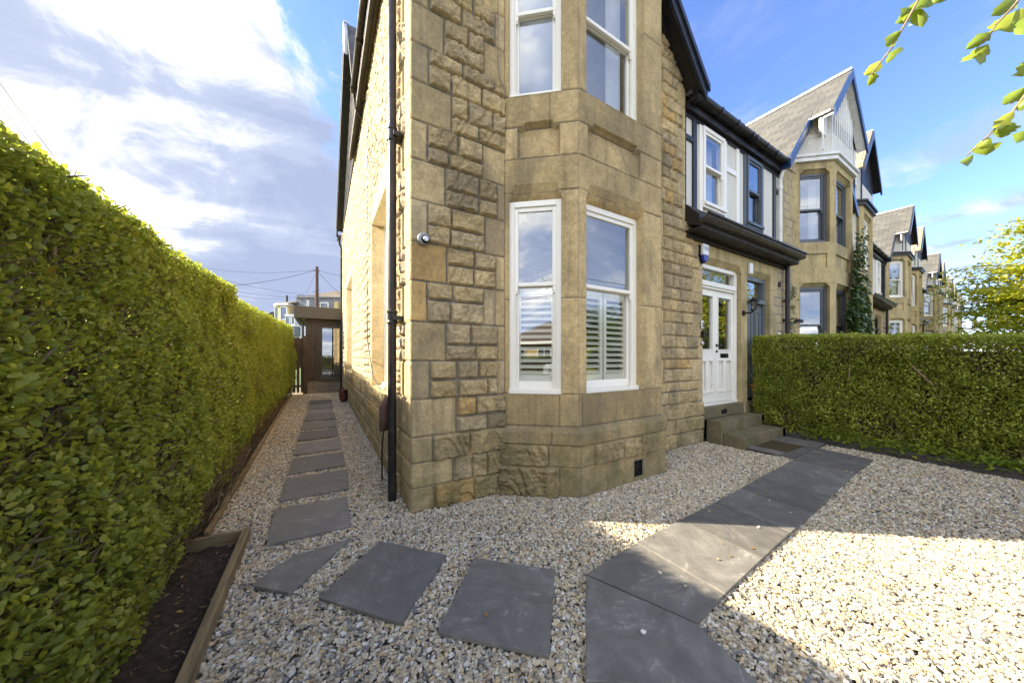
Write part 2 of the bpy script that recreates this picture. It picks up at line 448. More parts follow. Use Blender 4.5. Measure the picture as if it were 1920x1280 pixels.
def m_pebble(name):
    m, nt, bs, out = mat(name); g = G(nt); P = g.coord()
    oi = g.n('ShaderNodeObjectInfo')
    c = g.ramp(oi.outputs['Random'], [(0.0, (0.52, 0.43, 0.28)), (0.14, (0.36, 0.28, 0.18)), (0.26, (0.56, 0.49, 0.36)),
        (0.40, (0.20, 0.19, 0.175)), (0.47, (0.41, 0.36, 0.27)), (0.62, (0.15, 0.143, 0.132)), (0.67, (0.52, 0.40, 0.22)),
        (0.78, (0.38, 0.26, 0.15)), (0.82, (0.62, 0.58, 0.50)), (0.92, (0.33, 0.30, 0.24))], 'CONSTANT')
    n = g.noise(P, 120, 4, 0.65)
    c = g.scale(c, g.m('ADD', g.m('MULTIPLY', n, 0.7), 0.70))
    g.l(c, bs.inputs['Base Color']); bs.inputs['Roughness'].default_value = 0.72
    g.l(g.bump(n, 0.4, 0.003), bs.inputs['Normal'])
    return m
def m_gravelbed(name):
    m, nt, bs, out = mat(name); g = G(nt); P = g.coord()
    vo = g.n('ShaderNodeTexVoronoi'); g.l(P, vo.inputs['Vector']); vo.inputs['Scale'].default_value = 42
    sp = g.n('ShaderNodeSeparateColor'); g.l(vo.outputs['Color'], sp.inputs[0])
    c = g.ramp(sp.outputs[0], [(0.0, (0.32, 0.27, 0.19)), (0.3, (0.20, 0.16, 0.11)), (0.5, (0.40, 0.35, 0.27)), (0.7, (0.14, 0.14, 0.14)), (0.85, (0.46, 0.42, 0.35))], 'CONSTANT')
    c = g.scale(c, g.ss(vo.outputs['Distance'], 0.15, 0.6, 1.0, 0.35))
    g.l(c, bs.inputs['Base Color']); bs.inputs['Roughness'].default_value = 0.9
    g.l(g.bump(vo.outputs['Distance'], -1.0, 0.012), bs.inputs['Normal'])
    return m
def m_soil(name, c1=(0.028, 0.019, 0.012), c2=(0.085, 0.058, 0.036), sc=30):
    m, nt, bs, out = mat(name); g = G(nt); P = g.coord()
    n1 = g.noise(P, sc, 6, 0.7); n2 = g.noise(P, sc*5, 4, 0.7)
    g.l(g.mix(g.ss(n1, 0.35, 0.7), c1, c2), bs.inputs['Base Color']); bs.inputs['Roughness'].default_value = 0.95
    g.l(g.bump(g.m('ADD', n1, n2), 0.9, 0.02), bs.inputs['Normal'])
    return m

M = {}
M['wall'] = m_stone('sandstone_rubble', None, lichen=1.0, spots=0.5)
M['sidewall'] = m_stone('sunlit_toned_rubble', None, lichen=0.8, spots=0.12, bumpk=0.35)  # side wall copy of the stone, sunlit paleness put into the colour
M['ashlar'] = m_stone('sandstone_ashlar', (0.42, 0.33, 0.165), lichen=0.0, bumpk=0.6, spots=0.5)
M['ashlar2'] = m_stone('sandstone_ashlar_warm', (0.45, 0.355, 0.175), lichen=0.0, bumpk=0.6, spots=0.45)
M['step'] = m_stone('weathered_step_stone', (0.19, 0.155, 0.095), lichen=1.0, bumpk=0.8, spots=0.6)
M['rubble'] = m_brick('sandstone_coursed_rubble', (0.38, 0.29, 0.16), (0.47, 0.36, 0.20), (0.22, 0.20, 0.16), 0.34, 0.18, 0.012, bumpd=0.03, noise_k=0.5)
M['white'] = m_paint('white_gloss_paint', (0.84, 0.80, 0.70), 0.35, 0.06)
M['white_old'] = m_paint('chalky_white_board_paint', (0.74, 0.73, 0.68), 0.6, 0.35, dscale=9)
M['grey_paint'] = m_paint('slate_grey_paint', (0.075, 0.085, 0.095), 0.42, 0.1)
M['door_grey'] = m_paint('grey_door_paint', (0.11, 0.125, 0.14), 0.4, 0.1)
M['black'] = m_paint('black_gloss_timber', (0.016, 0.015, 0.016), 0.33, 0.35, (0.09, 0.075, 0.06), bump=0.4)
M['barge'] = m_paint('black_bargeboard_paint', (0.020, 0.024, 0.034), 0.28, 0.3, (0.10, 0.09, 0.09), bump=0.4)
M['blue'] = m_paint('blue_black_verge_paint', (0.014, 0.034, 0.10), 0.25, 0.25, (0.03, 0.03, 0.04))
M['canopy'] = m_paint('black_brown_canopy_paint', (0.022, 0.016, 0.012), 0.55, 0.4, (0.07, 0.05, 0.03), bump=0.4)
M['pipe'] = m_paint('black_cast_iron', (0.022, 0.021, 0.022), 0.36, 0.45, (0.10, 0.075, 0.05), bump=0.5)
M['gutter'] = m_paint('dark_brown_gutter', (0.040, 0.030, 0.022), 0.3, 0.4, (0.11, 0.085, 0.06))
M['brown'] = m_paint('brown_soffit_paint', (0.13, 0.085, 0.045), 0.6, 0.4, (0.05, 0.035, 0.02))
M['lead'] = m_paint('lead_flashing', (0.50, 0.51, 0.53), 0.5, 0.35, (0.25, 0.25, 0.25), metal=0.2)
M['cream'] = m_render('cream_pebbledash', (0.66, 0.63, 0.54), 45)
M['render_white'] = m_render('white_render', (0.78, 0.77, 0.75), 30, 0.1)
M['render_yellow'] = m_render('yellow_render', (0.58, 0.42, 0.16), 30, 0.1)
M['shutter'] = m_paint('ivory_shutter_paint', (0.78, 0.76, 0.66), 0.4, 0.05)
M['curtain'] = m_paint('white_net_curtain', (0.62, 0.62, 0.60), 0.9, 0.1)
M['blind'] = m_paint('grey_roller_blind', (0.36, 0.36, 0.35), 0.9, 0.05)
M['inner'] = m_paint('unlit_room_plaster', (0.045, 0.042, 0.038), 0.9, 0.1)  # darkness of unlit rooms put into the wall colour
M['glass'] = m_glass('window_glass', refl=0.13)
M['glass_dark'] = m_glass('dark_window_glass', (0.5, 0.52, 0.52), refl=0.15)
M['lampglass'] = m_glass('lantern_glass', (0.85, 0.85, 0.82), refl=0.06)
M['slate'] = m_brick('roof_slates', (0.065, 0.064, 0.058), (0.100, 0.096, 0.084), (0.035, 0.034, 0.034), 0.30, 0.16, 0.006, bumpd=0.014, rough=0.8, noise_k=0.6)
M['slate_brown'] = m_brick('brown_roof_slates', (0.30, 0.24, 0.17), (0.22, 0.175, 0.13), (0.06, 0.05, 0.04), 0.28, 0.16, 0.007, bumpd=0.015, rough=0.7, noise_k=0.6)
M['slate_far'] = m_brick('grey_slate_hanging', (0.13, 0.13, 0.135), (0.24, 0.24, 0.25), (0.06, 0.06, 0.06), 0.45, 0.25, 0.01, bumpd=0.01, rough=0.8)
M['tile'] = m_brick('brown_roof_tiles', (0.16, 0.12, 0.085), (0.12, 0.09, 0.065), (0.04, 0.03, 0.025), 0.30, 0.25, 0.01, bumpd=0.02)
M['brick'] = m_brick('grey_brown_brick', (0.17, 0.13, 0.09), (0.26, 0.20, 0.13), (0.30, 0.27, 0.22), 0.22, 0.075, 0.010)
M['slab'] = m_slab('grey_porcelain_paving')
M['pebble'] = m_pebble('mixed_pebbles')
M['bed'] = m_gravelbed('gravel_bed')
M['soil'] = m_soil('dark_garden_soil')
M['lawn'] = m_soil('short_grass', (0.035, 0.06, 0.012), (0.07, 0.11, 0.025), 14)
M['asphalt'] = m_soil('asphalt', (0.040, 0.040, 0.042), (0.065, 0.065, 0.065), 40)
M['pave'] = m_soil('concrete_pavement', (0.20, 0.195, 0.18), (0.28, 0.27, 0.25), 20)
M['board'] = m_wood('weathered_timber_edging', (0.23, 0.165, 0.075), (0.11, 0.08, 0.04), axis=(9, 1, 14))
M['sleeper'] = m_wood('dark_timber_sleeper', (0.075, 0.066, 0.055), (0.035, 0.030, 0.026), axis=(9, 1, 14))
M['fence'] = m_wood('brown_stained_fence', (0.115, 0.075, 0.042), (0.045, 0.028, 0.016), axis=(12, 12, 1))
M['cladding'] = m_wood('dark_stained_cladding', (0.10, 0.075, 0.045), (0.045, 0.034, 0.022), axis=(12, 12, 1))
M['fascia'] = m_paint('olive_brown_fascia', (0.080, 0.066, 0.042), 0.7, 0.15)
M['twig'] = m_wood('twig_bark', (0.30, 0.22, 0.12), (0.15, 0.10, 0.05), axis=(3, 3, 3), sc=9)
M['bark'] = m_wood('tree_bark', (0.16, 0.13, 0.09), (0.07, 0.055, 0.04), axis=(6, 6, 1), sc=4)
M['hedgecore'] = m_soil('shaded_hedge_interior', (0.030, 0.026, 0.010), (0.075, 0.060, 0.022), 18)  # shade inside the hedge put into the core colour
M['privet'] = m_leaf('privet_leaves', (0.13, 0.16, 0.026), (0.33, 0.355, 0.050), (0.60, 0.55, 0.10), 0.5, 0.5)
M['privet_far'] = m_leaf('far_hedge_leaves', (0.10, 0.13, 0.02), (0.33, 0.35, 0.045), (0.60, 0.56, 0.08), 0.45, 0.45)  # leaf colours of the far stretch, toned golden
M['hawthorn'] = m_leaf('small_hedge_leaves', (0.14, 0.18, 0.026), (0.35, 0.39, 0.050), (0.62, 0.58, 0.09), 0.42, 0.5)
M['ivy'] = m_leaf('ivy_leaves', (0.020, 0.045, 0.012), (0.045, 0.085, 0.020), (0.12, 0.16, 0.04), 0.15, 0.3)
M['autumn'] = m_leaf('yellowing_tree_leaves', (0.12, 0.19, 0.018), (0.27, 0.34, 0.025), (0.60, 0.54, 0.05), 0.5, 0.4, (0.60, 0.58, 0.04))
M['lime'] = m_leaf('lime_tree_leaves', (0.10, 0.17, 0.02), (0.20, 0.27, 0.03), (0.34, 0.36, 0.04), 0.45, 0.4, (0.50, 0.60, 0.04))
M['greenleaf'] = m_leaf('broadleaf_leaves', (0.035, 0.07, 0.014), (0.08, 0.13, 0.02), (0.16, 0.21, 0.03), 0.3, 0.4)
M['deadleaf'] = m_leaf('fallen_leaves', (0.22, 0.08, 0.02), (0.32, 0.17, 0.05), (0.42, 0.28, 0.06), 0.2, 0.6)
M['steel'] = m_paint('brushed_steel', (0.55, 0.55, 0.56), 0.3, 0.1, metal=0.9)
M['white_pl'] = m_paint('white_plastic', (0.78, 0.78, 0.76), 0.35, 0.05)
M['blue_pl'] = m_paint('blue_plastic', (0.012, 0.03, 0.26), 0.3, 0.05)
M['black_pl'] = m_paint('black_plastic', (0.012, 0.012, 0.013), 0.25, 0.1)
M['terracotta'] = m_paint('terracotta', (0.42, 0.14, 0.06), 0.8, 0.25)
M['red_rubber'] = m_paint('dark_red_rubber', (0.10, 0.022, 0.015), 0.5, 0.3)
M['foam'] = m_paint('purple_brown_foam_lagging', (0.13, 0.075, 0.065), 0.85, 0.3)
M['mat'] = m_soil('coir_doormat', (0.05, 0.035, 0.012), (0.13, 0.085, 0.03), 60)
M['pole'] = m_wood('creosoted_pole', (0.15, 0.075, 0.045), (0.08, 0.04, 0.025), axis=(8, 8, 1))
M['wire'] = m_paint('cable_sheath', (0.03, 0.03, 0.035), 0.5, 0.1)
M['greywire'] = m_paint('grey_cable', (0.20, 0.19, 0.17), 0.5, 0.1)
M['carpaint'] = m_paint('silver_car_paint', (0.55, 0.57, 0.60), 0.2, 0.05, metal=0.5)
M['tyre'] = m_paint('tyre_rubber', (0.02, 0.02, 0.02), 0.8, 0.1)
# ------------------------------------------------------------ masonry faces
TAN = np.array([0.480, 0.362, 0.185])
MORT = np.array([0.200, 0.182, 0.150])
def frame2(P0, u):
    u = Vector((u[0], u[1])); u.normalize(); n = Vector((u.y, -u.x))
    return lambda a, b, z: (P0[0]+u.x*a+n.x*b, P0[1]+u.y*a+n.y*b, z)

class Face:
    def __init__(s, P0, u, L, z0, z1, res, seed=0):
        s.P0 = P0; s.u = Vector((u[0], u[1])).normalized(); s.n = Vector((s.u.y, -s.u.x))
        s.L = L; s.seed = seed
        s.nu = max(2, int(L/res)+1); s.nz = int((z1-z0)/res)+1
        s.ua = np.linspace(0, L, s.nu); s.za = np.linspace(z0, z1, s.nz)
        s.U, s.Z = np.meshgrid(s.ua, s.za)
        s.h = np.full(s.U.shape, -0.012) + 0.004*fbm(s.U*30, s.Z*30, seed+3)
        s.off = np.zeros(s.nz)                                  # band offsets (plinth, string course)
        s.c = MORT*(0.8+0.45*fbm(s.U*14, s.Z*14, seed+5))[..., None]
        s.hole = np.zeros(s.U.shape, bool)
        s.wob = (fbm(s.U*6, s.Z*6, seed+8)-0.5)*0.012
    def sl(s, u0, u1, z0, z1):
        i0, i1 = np.searchsorted(s.ua, [u0, u1]); j0, j1 = np.searchsorted(s.za, [z0, z1])
        return slice(j0, j1), slice(i0, i1)
    def block(s, u0, u1, z0, z1, kind='rock', tint=None, j=0.006, amp=1.0):
        k = s.sl(u0-0.01, u1+0.01, z0-0.01, z1+0.01); U = s.U[k]; Z = s.Z[k]
        if U.size == 0: return
        w = s.wob[k]; rs = np.random.RandomState(int((u0*977+z0*3571+s.seed*131)*100) % 100000)
        e = np.minimum(np.minimum(U-u0, u1-U), np.minimum(Z-z0, z1-Z)) - j + w*(1.0 if kind == 'rock' else 0.35)
        inside = e > 0
        sd_ = s.seed*7+rs.randint(1000)
        if tint is None:
            t = rs.rand(); v = 0.84+0.34*rs.rand()
            tint = TAN*v
            if t < 0.04: tint = tint*np.array([1.08, 0.93, 0.70])
            elif t < 0.38: tint = tint*np.array([0.90, 0.92, 1.02])
            elif t < 0.5: tint = tint*np.array([1.04, 1.02, 0.95])
        if kind == 'rock':
            prof = sstep(e, 0.0, 0.013)
            tl = (rs.rand()-0.5)*0.7
            r = fbm(U*9+sd_, (Z+tl*U)*22+sd_*0.3, sd_, 4, 0.55)
            ridge = 1-np.abs(2*fbm(U*5+sd_, (Z+tl*U)*13, sd_+5, 3)-1)
            step = sstep(vnoise(U*6+sd_, (Z+0.25*np.sin(U*9+sd_))*16, sd_+9), 0.35, 0.6)
            slope = (Z-z0)/(z1-z0)                               # rough pitch: belly in the middle, undercut below
            belly = 0.55+0.45*np.sin(PI*np.clip(slope, 0, 1))
            fine = fbm(U*55, Z*70, sd_+2, 3)-0.5
            crag = 1-np.abs(2*fbm(U*16+sd_, (Z+tl*U)*34, sd_+31, 4, 0.6)-1)
            h = prof*(0.008+amp*(0.012*r+0.019*ridge*step+0.007*belly-0.007+0.015*crag))+fine*0.012*prof
            col = tint*(0.66+0.62*r)[..., None]*(0.95+0.5*fine)[..., None]
        else:
            prof = sstep(e, 0.0, 0.008)
            r = fbm(U*20+sd_, Z*20, sd_, 4)
            h = prof*0.010-0.006 + (r-0.5)*0.004 + (fbm(U*70, Z*70, sd_, 2)-0.5)*0.0025
            col = tint*(0.80+0.36*r)[..., None]*(1.0+0.35*(fbm(U*3+sd_, Z*3, sd_+3, 4)-0.5))[..., None]
        H = s.h[k]; C = s.c[k]
        s.h[k] = np.where(inside, h, H); s.c[k] = np.where(inside[..., None], col, C)
    def recess(s, u0, u1, z0, z1, d, cut=False, ch=0.0):
        k = s.sl(u0, u1, z0, z1); s.h[k] = s.h[k]-d
        if cut: 
            k = s.sl(u0+0.012, u1-0.012, z0+0.012, z1-0.012); s.hole[k] = True
    def build(s, name, parent, m, a0=0.0, a1=0.0, zmask=None):
        off = s.off[:, None]*np.ones_like(s.U)
        w0 = np.clip(1-s.U/0.15, 0, 1); w1 = np.clip(1-(s.L-s.U)/0.15, 0, 1)
        UU = s.U+off*(a0*w0+a1*w1); hh = s.h+off
        X = s.P0[0]+s.u.x*UU+s.n.x*hh; Y = s.P0[1]+s.u.y*UU+s.n.y*hh
        V_ = np.stack([X, Y, s.Z], -1).reshape(-1, 3)
        idx = np.arange(s.nu*s.nz).reshape(s.nz, s.nu)
        hl = s.hole
        keep = ~(hl[:-1, :-1] & hl[:-1, 1:] & hl[1:, :-1] & hl[1:, 1:])
        Q = np.stack([idx[:-1, :-1], idx[:-1, 1:], idx[1:, 1:], idx[1:, :-1]], -1)[keep]
        used = np.zeros(len(V_), bool); used[Q.ravel()] = True
        rm = np.cumsum(used)-1
        return np_mesh(name, V_[used], rm[Q], m, parent, s.c.reshape(-1, 3)[used], smooth=True)

# courses measured up the corner of the house
ZC = [0.0, 0.223, 0.45, 0.686, 1.034, 1.387, 1.749, 2.125, 2.48, 2.864, 3.236, 3.59, 3.955, 4.30, 4.66, 5.02, 5.38, 5.74, 6.10, 6.46]
def split(a, b, lo, hi, rs):
    out = [a]; 
    while b-out[-1] > hi*1.15: out.append(out[-1]+lo+(hi-lo)*rs.rand())
    if b-out[-1] < lo*0.6 and len(out) > 1: out.pop()
    return out+[b]
def rubble(F, a, b, z0, z1, rs, lo=0.18, hi=0.42, two=True, **k):
    if b-a < 0.03: return
    if two:
        zm = z0+(z1-z0)*(0.42+0.16*rs.rand())
        for p, q in ((z0, zm), (zm, z1)):
            xs = split(a, b, lo, hi, rs)
            for i in range(len(xs)-1): F.block(xs[i], xs[i+1], p, q, 'rock', **k)
    else:
        xs = split(a, b, lo, hi, rs)
        for i in range(len(xs)-1): F.block(xs[i], xs[i+1], z0, z1, 'rock' if rs.rand() < 0.85 else 'ash', **k)

# ------------------------------------------------------------ windows
def sash_window(parent, P0, u, u0, u1, z0, z1, zm, mt, dep=0.10, shutters=0, curtain=None, sill=True, glass='glass', lod=0, name='window'):
    f = frame2(P0, u); mb = MB()
    def bx(B, a0, a1, b0, b1, za, zb):
        tmp = MB().box(a0, a1, b0, b1, za, zb); tmp.xf(lambda p: f(p[0], p[1], p[2]))
        o = len(B.v); B.v += tmp.v; B.f += [tuple(i+o for i in q[::-1]) for q in tmp.f]
    st = 0.055; o = -dep
    bx(mb, u0, u0+st, o-0.13, o, z0, z1); bx(mb, u1-st, u1, o-0.13, o, z0, z1)
    bx(mb, u0+st, u1-st, o-0.13, o, z1-0.06, z1); bx(mb, u0+st, u1-st, o-0.13, o, z0, z0+0.035)
    bx(mb, u0+st, u0+st+0.014, o-0.05, o-0.014, z0+0.035, z1-0.06); bx(mb, u1-st-0.014, u1-st, o-0.05, o-0.014, z0+0.035, z1-0.06)
    if sill: bx(mb, u0+0.004, u1-0.004, o+0.001, o+0.035, z0-0.004, z0+0.045)
    W = mb.build(name, mt, parent, bevel=0.004 if lod == 0 else 0)
    a, b = u0+st+0.002, u1-st-0.002
    def sash(nm, za, zb, c, bot, top, horns=False):
        B = MB(); s = 0.042
        bx(B, a, a+s, c-0.036, c, za, zb); bx(B, b-s, b, c-0.036, c, za, zb)
        bx(B, a+s, b-s, c-0.036, c, za, za+bot); bx(B, a+s, b-s, c-0.036, c, zb-top, zb)
        if horns:
            for q in (a, b-s):
                bx(B, q+0.004, q+s-0.004, c-0.034, c-0.002, za-0.05, za); bx(B, q+0.010, q+s-0.010, c-0.030, c-0.006, za-0.075, za-0.05)
        S = B.build(nm, mt, W, bevel=0.004 if lod == 0 else 0)
        Gp = MB(); bx(Gp, a+s-0.004, b-s+0.004, c-0.020, c-0.015, za+bot-0.004, zb-top+0.004)
        Gp.build('pane', M[glass], W, uv=False)
    sash('upper_sash', zm-0.02, z1-0.062, o-0.018, 0.04, 0.045, True)
    sash('lower_sash', z0+0.037, zm+0.018, o-0.062, 0.085, 0.04)
    if shutters:
        c = o-0.105; zt = zm-0.02; zb = z0+0.10
        wd = (b-a)/shutters
        for k in range(shutters):
            B = MB(); p, q = a+0.01+k*wd, a-0.01+(k+1)*wd
            bx(B, p, p+0.045, c-0.03, c, zb, zt); bx(B, q-0.045, q, c-0.03, c, zb, zt)
            bx(B, p+0.045, q-0.045, c-0.03, c, zb, zb+0.09); bx(B, p+0.045, q-0.045, c-0.03, c, zt-0.07, zt)
            nl = int((zt-zb-0.16)/0.062)
            for i in range(nl):
                z = zb+0.115+i*(zt-zb-0.19)/max(1, nl-1)
                tmp = MB().box(p+0.045, q-0.045, -0.032, 0.032, -0.0055, 0.0055)
                ca_, sa_ = math.cos(0.50), -math.sin(0.50)
                tmp.xf(lambda P: f(P[0], c-0.015+P[1]*ca_-P[2]*sa_, z+P[1]*sa_+P[2]*ca_))
                oo = len(B.v); B.v += tmp.v; B.f += [tuple(i2+oo for i2 in qq[::-1]) for qq in tmp.f]
            B.build('shutter', M['shutter'], W)
    if curtain:
        B = MB(); n = 26
        for side in ((0.0, 0.30), (0.70, 1.0)) if curtain == 'sides' else ((0.0, 1.0),):
            p, q = a+(b-a)*side[0], a+(b-a)*side[1]
            for i in range(n):
                x0 = p+(q-p)*i/n; x1 = p+(q-p)*(i+1)/n
                w0_ = 0.025*math.sin(i*2.1)*(0 if curtain == 'blind' else 1); w1_ = 0.025*math.sin((i+1)*2.1)*(0 if curtain == 'blind' else 1)
                B.poly([f(x0, o-0.22+w0_, z0+0.05), f(x1, o-0.22+w1_, z0+0.05), f(x1, o-0.22+w1_, z1-0.05), f(x0, o-0.22+w0_, z1-0.05)])
        B.build('roller_blind' if curtain == 'blind' else 'curtain', M['blind' if curtain == 'blind' else 'curtain'], W, smooth=True)
    return W

# ------------------------------------------------------------ the near house
OX, OY = 0.683, 2.944
house = empty('stone_house', (OX, OY, 0))
tag(house, 'sandstone end house with a two-storey canted bay, white sash windows and white double front door', 'house')
rs = np.random.RandomState(5)
# corner strip of the front wall
F = Face((0, 0), (1, 0), 0.985, 0, 6.5, 0.008, 1)
for i in range(len(ZC)-1):
    z0, z1 = ZC[i], ZC[i+1]
    if i < 3:
        w = [0.22, 0.40, 0.20][i]; F.block(0, w, z0, z1, 'ash', j=0.004)
        cuts = [[w, 0.62, 0.985], [w, 0.60, 0.76, 0.985], [w, 0.57, 0.985]][i]
        for k in range(len(cuts)-1): F.block(cuts[k], cuts[k+1], z0, z1, 'rock', j=0.003, amp=1.2)
        continue
    lng = (i % 2 == 1)
    w = (0.31+0.10*rs.rand() if i != 3 else 0.435) if lng else 0.145+0.03*rs.rand()
    F.block(0, w, z0, z1, 'ash')
    rq = {5: (0.885, 0.985), 6: (0.73, 0.865, 0.985), 7: (0.87, 0.985), 8: (0.74, 0.985), 9: (0.885, 0.985), 10: (0.72, 0.985), 13: (0.73, 0.985), 14: (0.86, 0.985), 15: (0.72, 0.985), 4: (0.89, 0.985)}.get(i, (0.985,))
    rubble(F, w, rq[0], z0, z1, rs, 0.17, 0.36, j=0.009)
    for k in range(len(rq)-1): F.block(rq[k], rq[k+1], z0, z1, 'ash')
F.build('front_wall', house, M['wall'])
# bay faces ----------------------------------------------------
BJ, BC1, BC2, BJ2 = (0.97, 0.0), (1.57, -0.5), (2.93, -0.5), (3.53, 0.0)
def bay_face(P, Q, wins, pan, seed, a0, a1, name, corner_l, corner_r, vent=None):
    L = math.hypot(Q[0]-P[0], Q[1]-P[1]); u = ((Q[0]-P[0])/L, (Q[1]-P[1])/L)
    F = Face(P, u, L, 0, 6.5, 0.008, seed); rs = np.random.RandomState(seed)
    z = F.Z; A = np.array([0.495, 0.370, 0.185])
    # plinth
    if seed == 2:
        F.block(0, 0.47, 0.30, 0.525, 'rock', j=0.003, amp=1.0, tint=A*0.78); F.block(0.47, L, 0.30, 0.525, 'ash', j=0.003, tint=A*0.85)
        F.block(0, L-0.20, 0, 0.30, 'rock', j=0.003, amp=2.1, tint=A*0.8); F.block(L-0.20, L, 0, 0.30, 'ash', j=0.003, tint=A*0.72)
    else:
        xs = [0, 0.17, 0.60, 0.90, 1.18, L]; kd = ['ash', 'rock', 'rock', 'rock', 'ash']
        for i in range(5): F.block(xs[i], xs[i+1], 0.30, 0.525, kd[i], j=0.003, tint=A*(0.70+0.12*rs.rand()))
        xs = [0, 0.36, 0.86, L]; kd = ['ash', 'ash', 'ash']
        for i in range(3): F.block(xs[i], xs[i+1], 0, 0.30, kd[i], j=0.003, tint=A*(0.66+0.12*rs.rand()))
    n2 = [0, 0.50, L] if seed == 2 else [0, 0.18, 0.98, L]
    for i in range(len(n2)-1): F.block(n2[i], n2[i+1], 0.525, 0.705, 'ash', j=0.004, tint=A*(0.64+0.16*rs.rand()))
    n3 = [0, 0.58, L] if seed == 2 else [0, 0.045, L-0.10, L]
    for i in range(len(n3)-1): F.block(n3[i], n3[i+1], 0.705, 1.04, 'ash', j=0.004, tint=A*(0.80 if i % 2 == 0 or seed == 3 else 0.95)*(0.88 if seed == 3 and i == 1 else 1.0))
    za = F.za
    F.off[:] = np.where(za < 0.525, 0.045, np.where(za < 0.655, 0.068, np.clip(0.068*(1-(za-0.655)/0.05), 0, 0.068)))
    for (zlo, zhi, ztop) in ((1.04, 3.08, 3.15), (4.17, 6.15, 6.5)):
        w0, w1 = wins
        zz = [zlo, zlo+(ztop-zlo)*0.47, ztop]
        for i in range(2):
            F.block(0, w0+0.03, zz[i], zz[i+1], 'ash', j=0.004, tint=A*(0.92+0.22*rs.rand())); F.block(w1-0.03, L, zz[i], zz[i+1], 'ash', j=0.004, tint=A*(0.90+0.25*rs.rand()))
        F.block(w0, w1, zhi, ztop, 'ash', j=0.0, tint=A)
    F.block(0, L, 3.15, 3.505, 'ash', j=0.004, tint=A*0.92); 
    for a, b in ((0, pan[0]), (pan[0], pan[1]), (pan[1], L)): F.block(a, b, 3.505, 3.84, 'ash', j=0.004, tint=A*(1.0 if a else 1.12))
    F.block(0, L*0.62, 3.84, 4.17, 'ash', j=0.004, tint=A*0.84); F.block(L*0.62, L, 3.84, 4.17, 'ash', j=0.004, tint=A*0.95)
    # sunk panel with chamfered head
    k = F.sl(pan[0], pan[1], 3.525, 3.83); d = 0.06*np.clip((pan[1]-F.U[k])/0.012, 0, 1)*np.clip((F.U[k]-pan[0])/0.012, 0, 1); F.h[k] -= d
    k = F.sl(pan[0]+0.07, pan[1]-0.07, 3.829, 3.875); F.h[k] -= 0.06*np.clip((3.885-F.Z[k])/0.05, 0, 1)**0.6
    # sloping sill
    for zs in (1.04, 4.17):
        k = F.sl(wins[0]-0.02, wins[1]+0.02, zs-0.015, zs+0.01); F.h[k] += 0.012
    # openings with shouldered, chamfered heads
    for (zlo, zhi) in ((1.04, 3.08), (4.17, 6.15)):
        w0, w1 = wins
        k = F.sl(w0, w1, zlo, zhi); F.h[k] = -0.11; F.c[k] = A*0.95
        k = F.sl(w0+0.05, w1-0.05, zhi, zhi+0.15)
        t = np.clip((F.Z[k]-zhi)/0.15, 0, 1); F.h[k] = -0.11+0.11*t**0.5
        for ua_, sg in ((w0, 1), (w1, -1)):
            k = F.sl(min(ua_, ua_+sg*0.05), max(ua_, ua_+sg*0.05), zhi, zhi+0.15)
            t = np.clip((F.Z[k]-zhi)/(0.15*np.clip(np.abs(F.U[k]-ua_)/0.05, 0.05, 1)), 0, 1); F.h[k] = np.where(t < 1, -0.11+0.11*t**0.5, F.h[k])
        k = F.sl(w0+0.012, w1-0.012, zlo+0.012, zhi-0.012); F.hole[k] = True
    if vent: 
        k = F.sl(vent[0]-0.012, vent[1]+0.012, vent[2], vent[3]+0.012); F.h[k] = 0.002; F.c[k] = MORT*1.3
        k = F.sl(vent[0], vent[1], vent[2], vent[3]); F.h[k] = -0.05; F.hole[k] = False
    F.build(name, house, M['wall'], a0, a1)
    return u, L
uL, LL = bay_face(BJ, BC1, (0.052, 0.60), (0.15, 0.58), 2, -1.2, 0.36, 'bay_wall', 0, 0)
uF, LF = bay_face(BC1, BC2, (0.104, 1.02), (0.13, 0.97), 3, -0.36, 0.36, 'bay_wall', 0, 0, (0.80, 0.96, 0.045, 0.24))
# iron air brick set in the bay plinth
mb = MB(); f3 = frame2(BC1, (1, 0))
def fbox(B, f, a0, a1, b0, b1, z0, z1):
    t = MB().box(a0, a1, b0, b1, z0, z1); t.xf(lambda p: f(*p)); o = len(B.v)
    B.v += t.v; B.f += [tuple(i+o for i in q[::-1]) for q in t.f]
fbox(mb, f3, 0.80, 0.96, -0.04, 0.028, 0.05, 0.06); fbox(mb, f3, 0.80, 0.96, -0.04, 0.028, 0.225, 0.235)
fbox(mb, f3, 0.80, 0.81, -0.04, 0.028, 0.06, 0.225); fbox(mb, f3, 0.95, 0.96, -0.04, 0.028, 0.06, 0.225)
for i in range(9): fbox(mb, f3, 0.81, 0.95, -0.035, 0.02, 0.066+i*0.018, 0.075+i*0.018)
mb.build('air_vent', M['black_pl'], house)
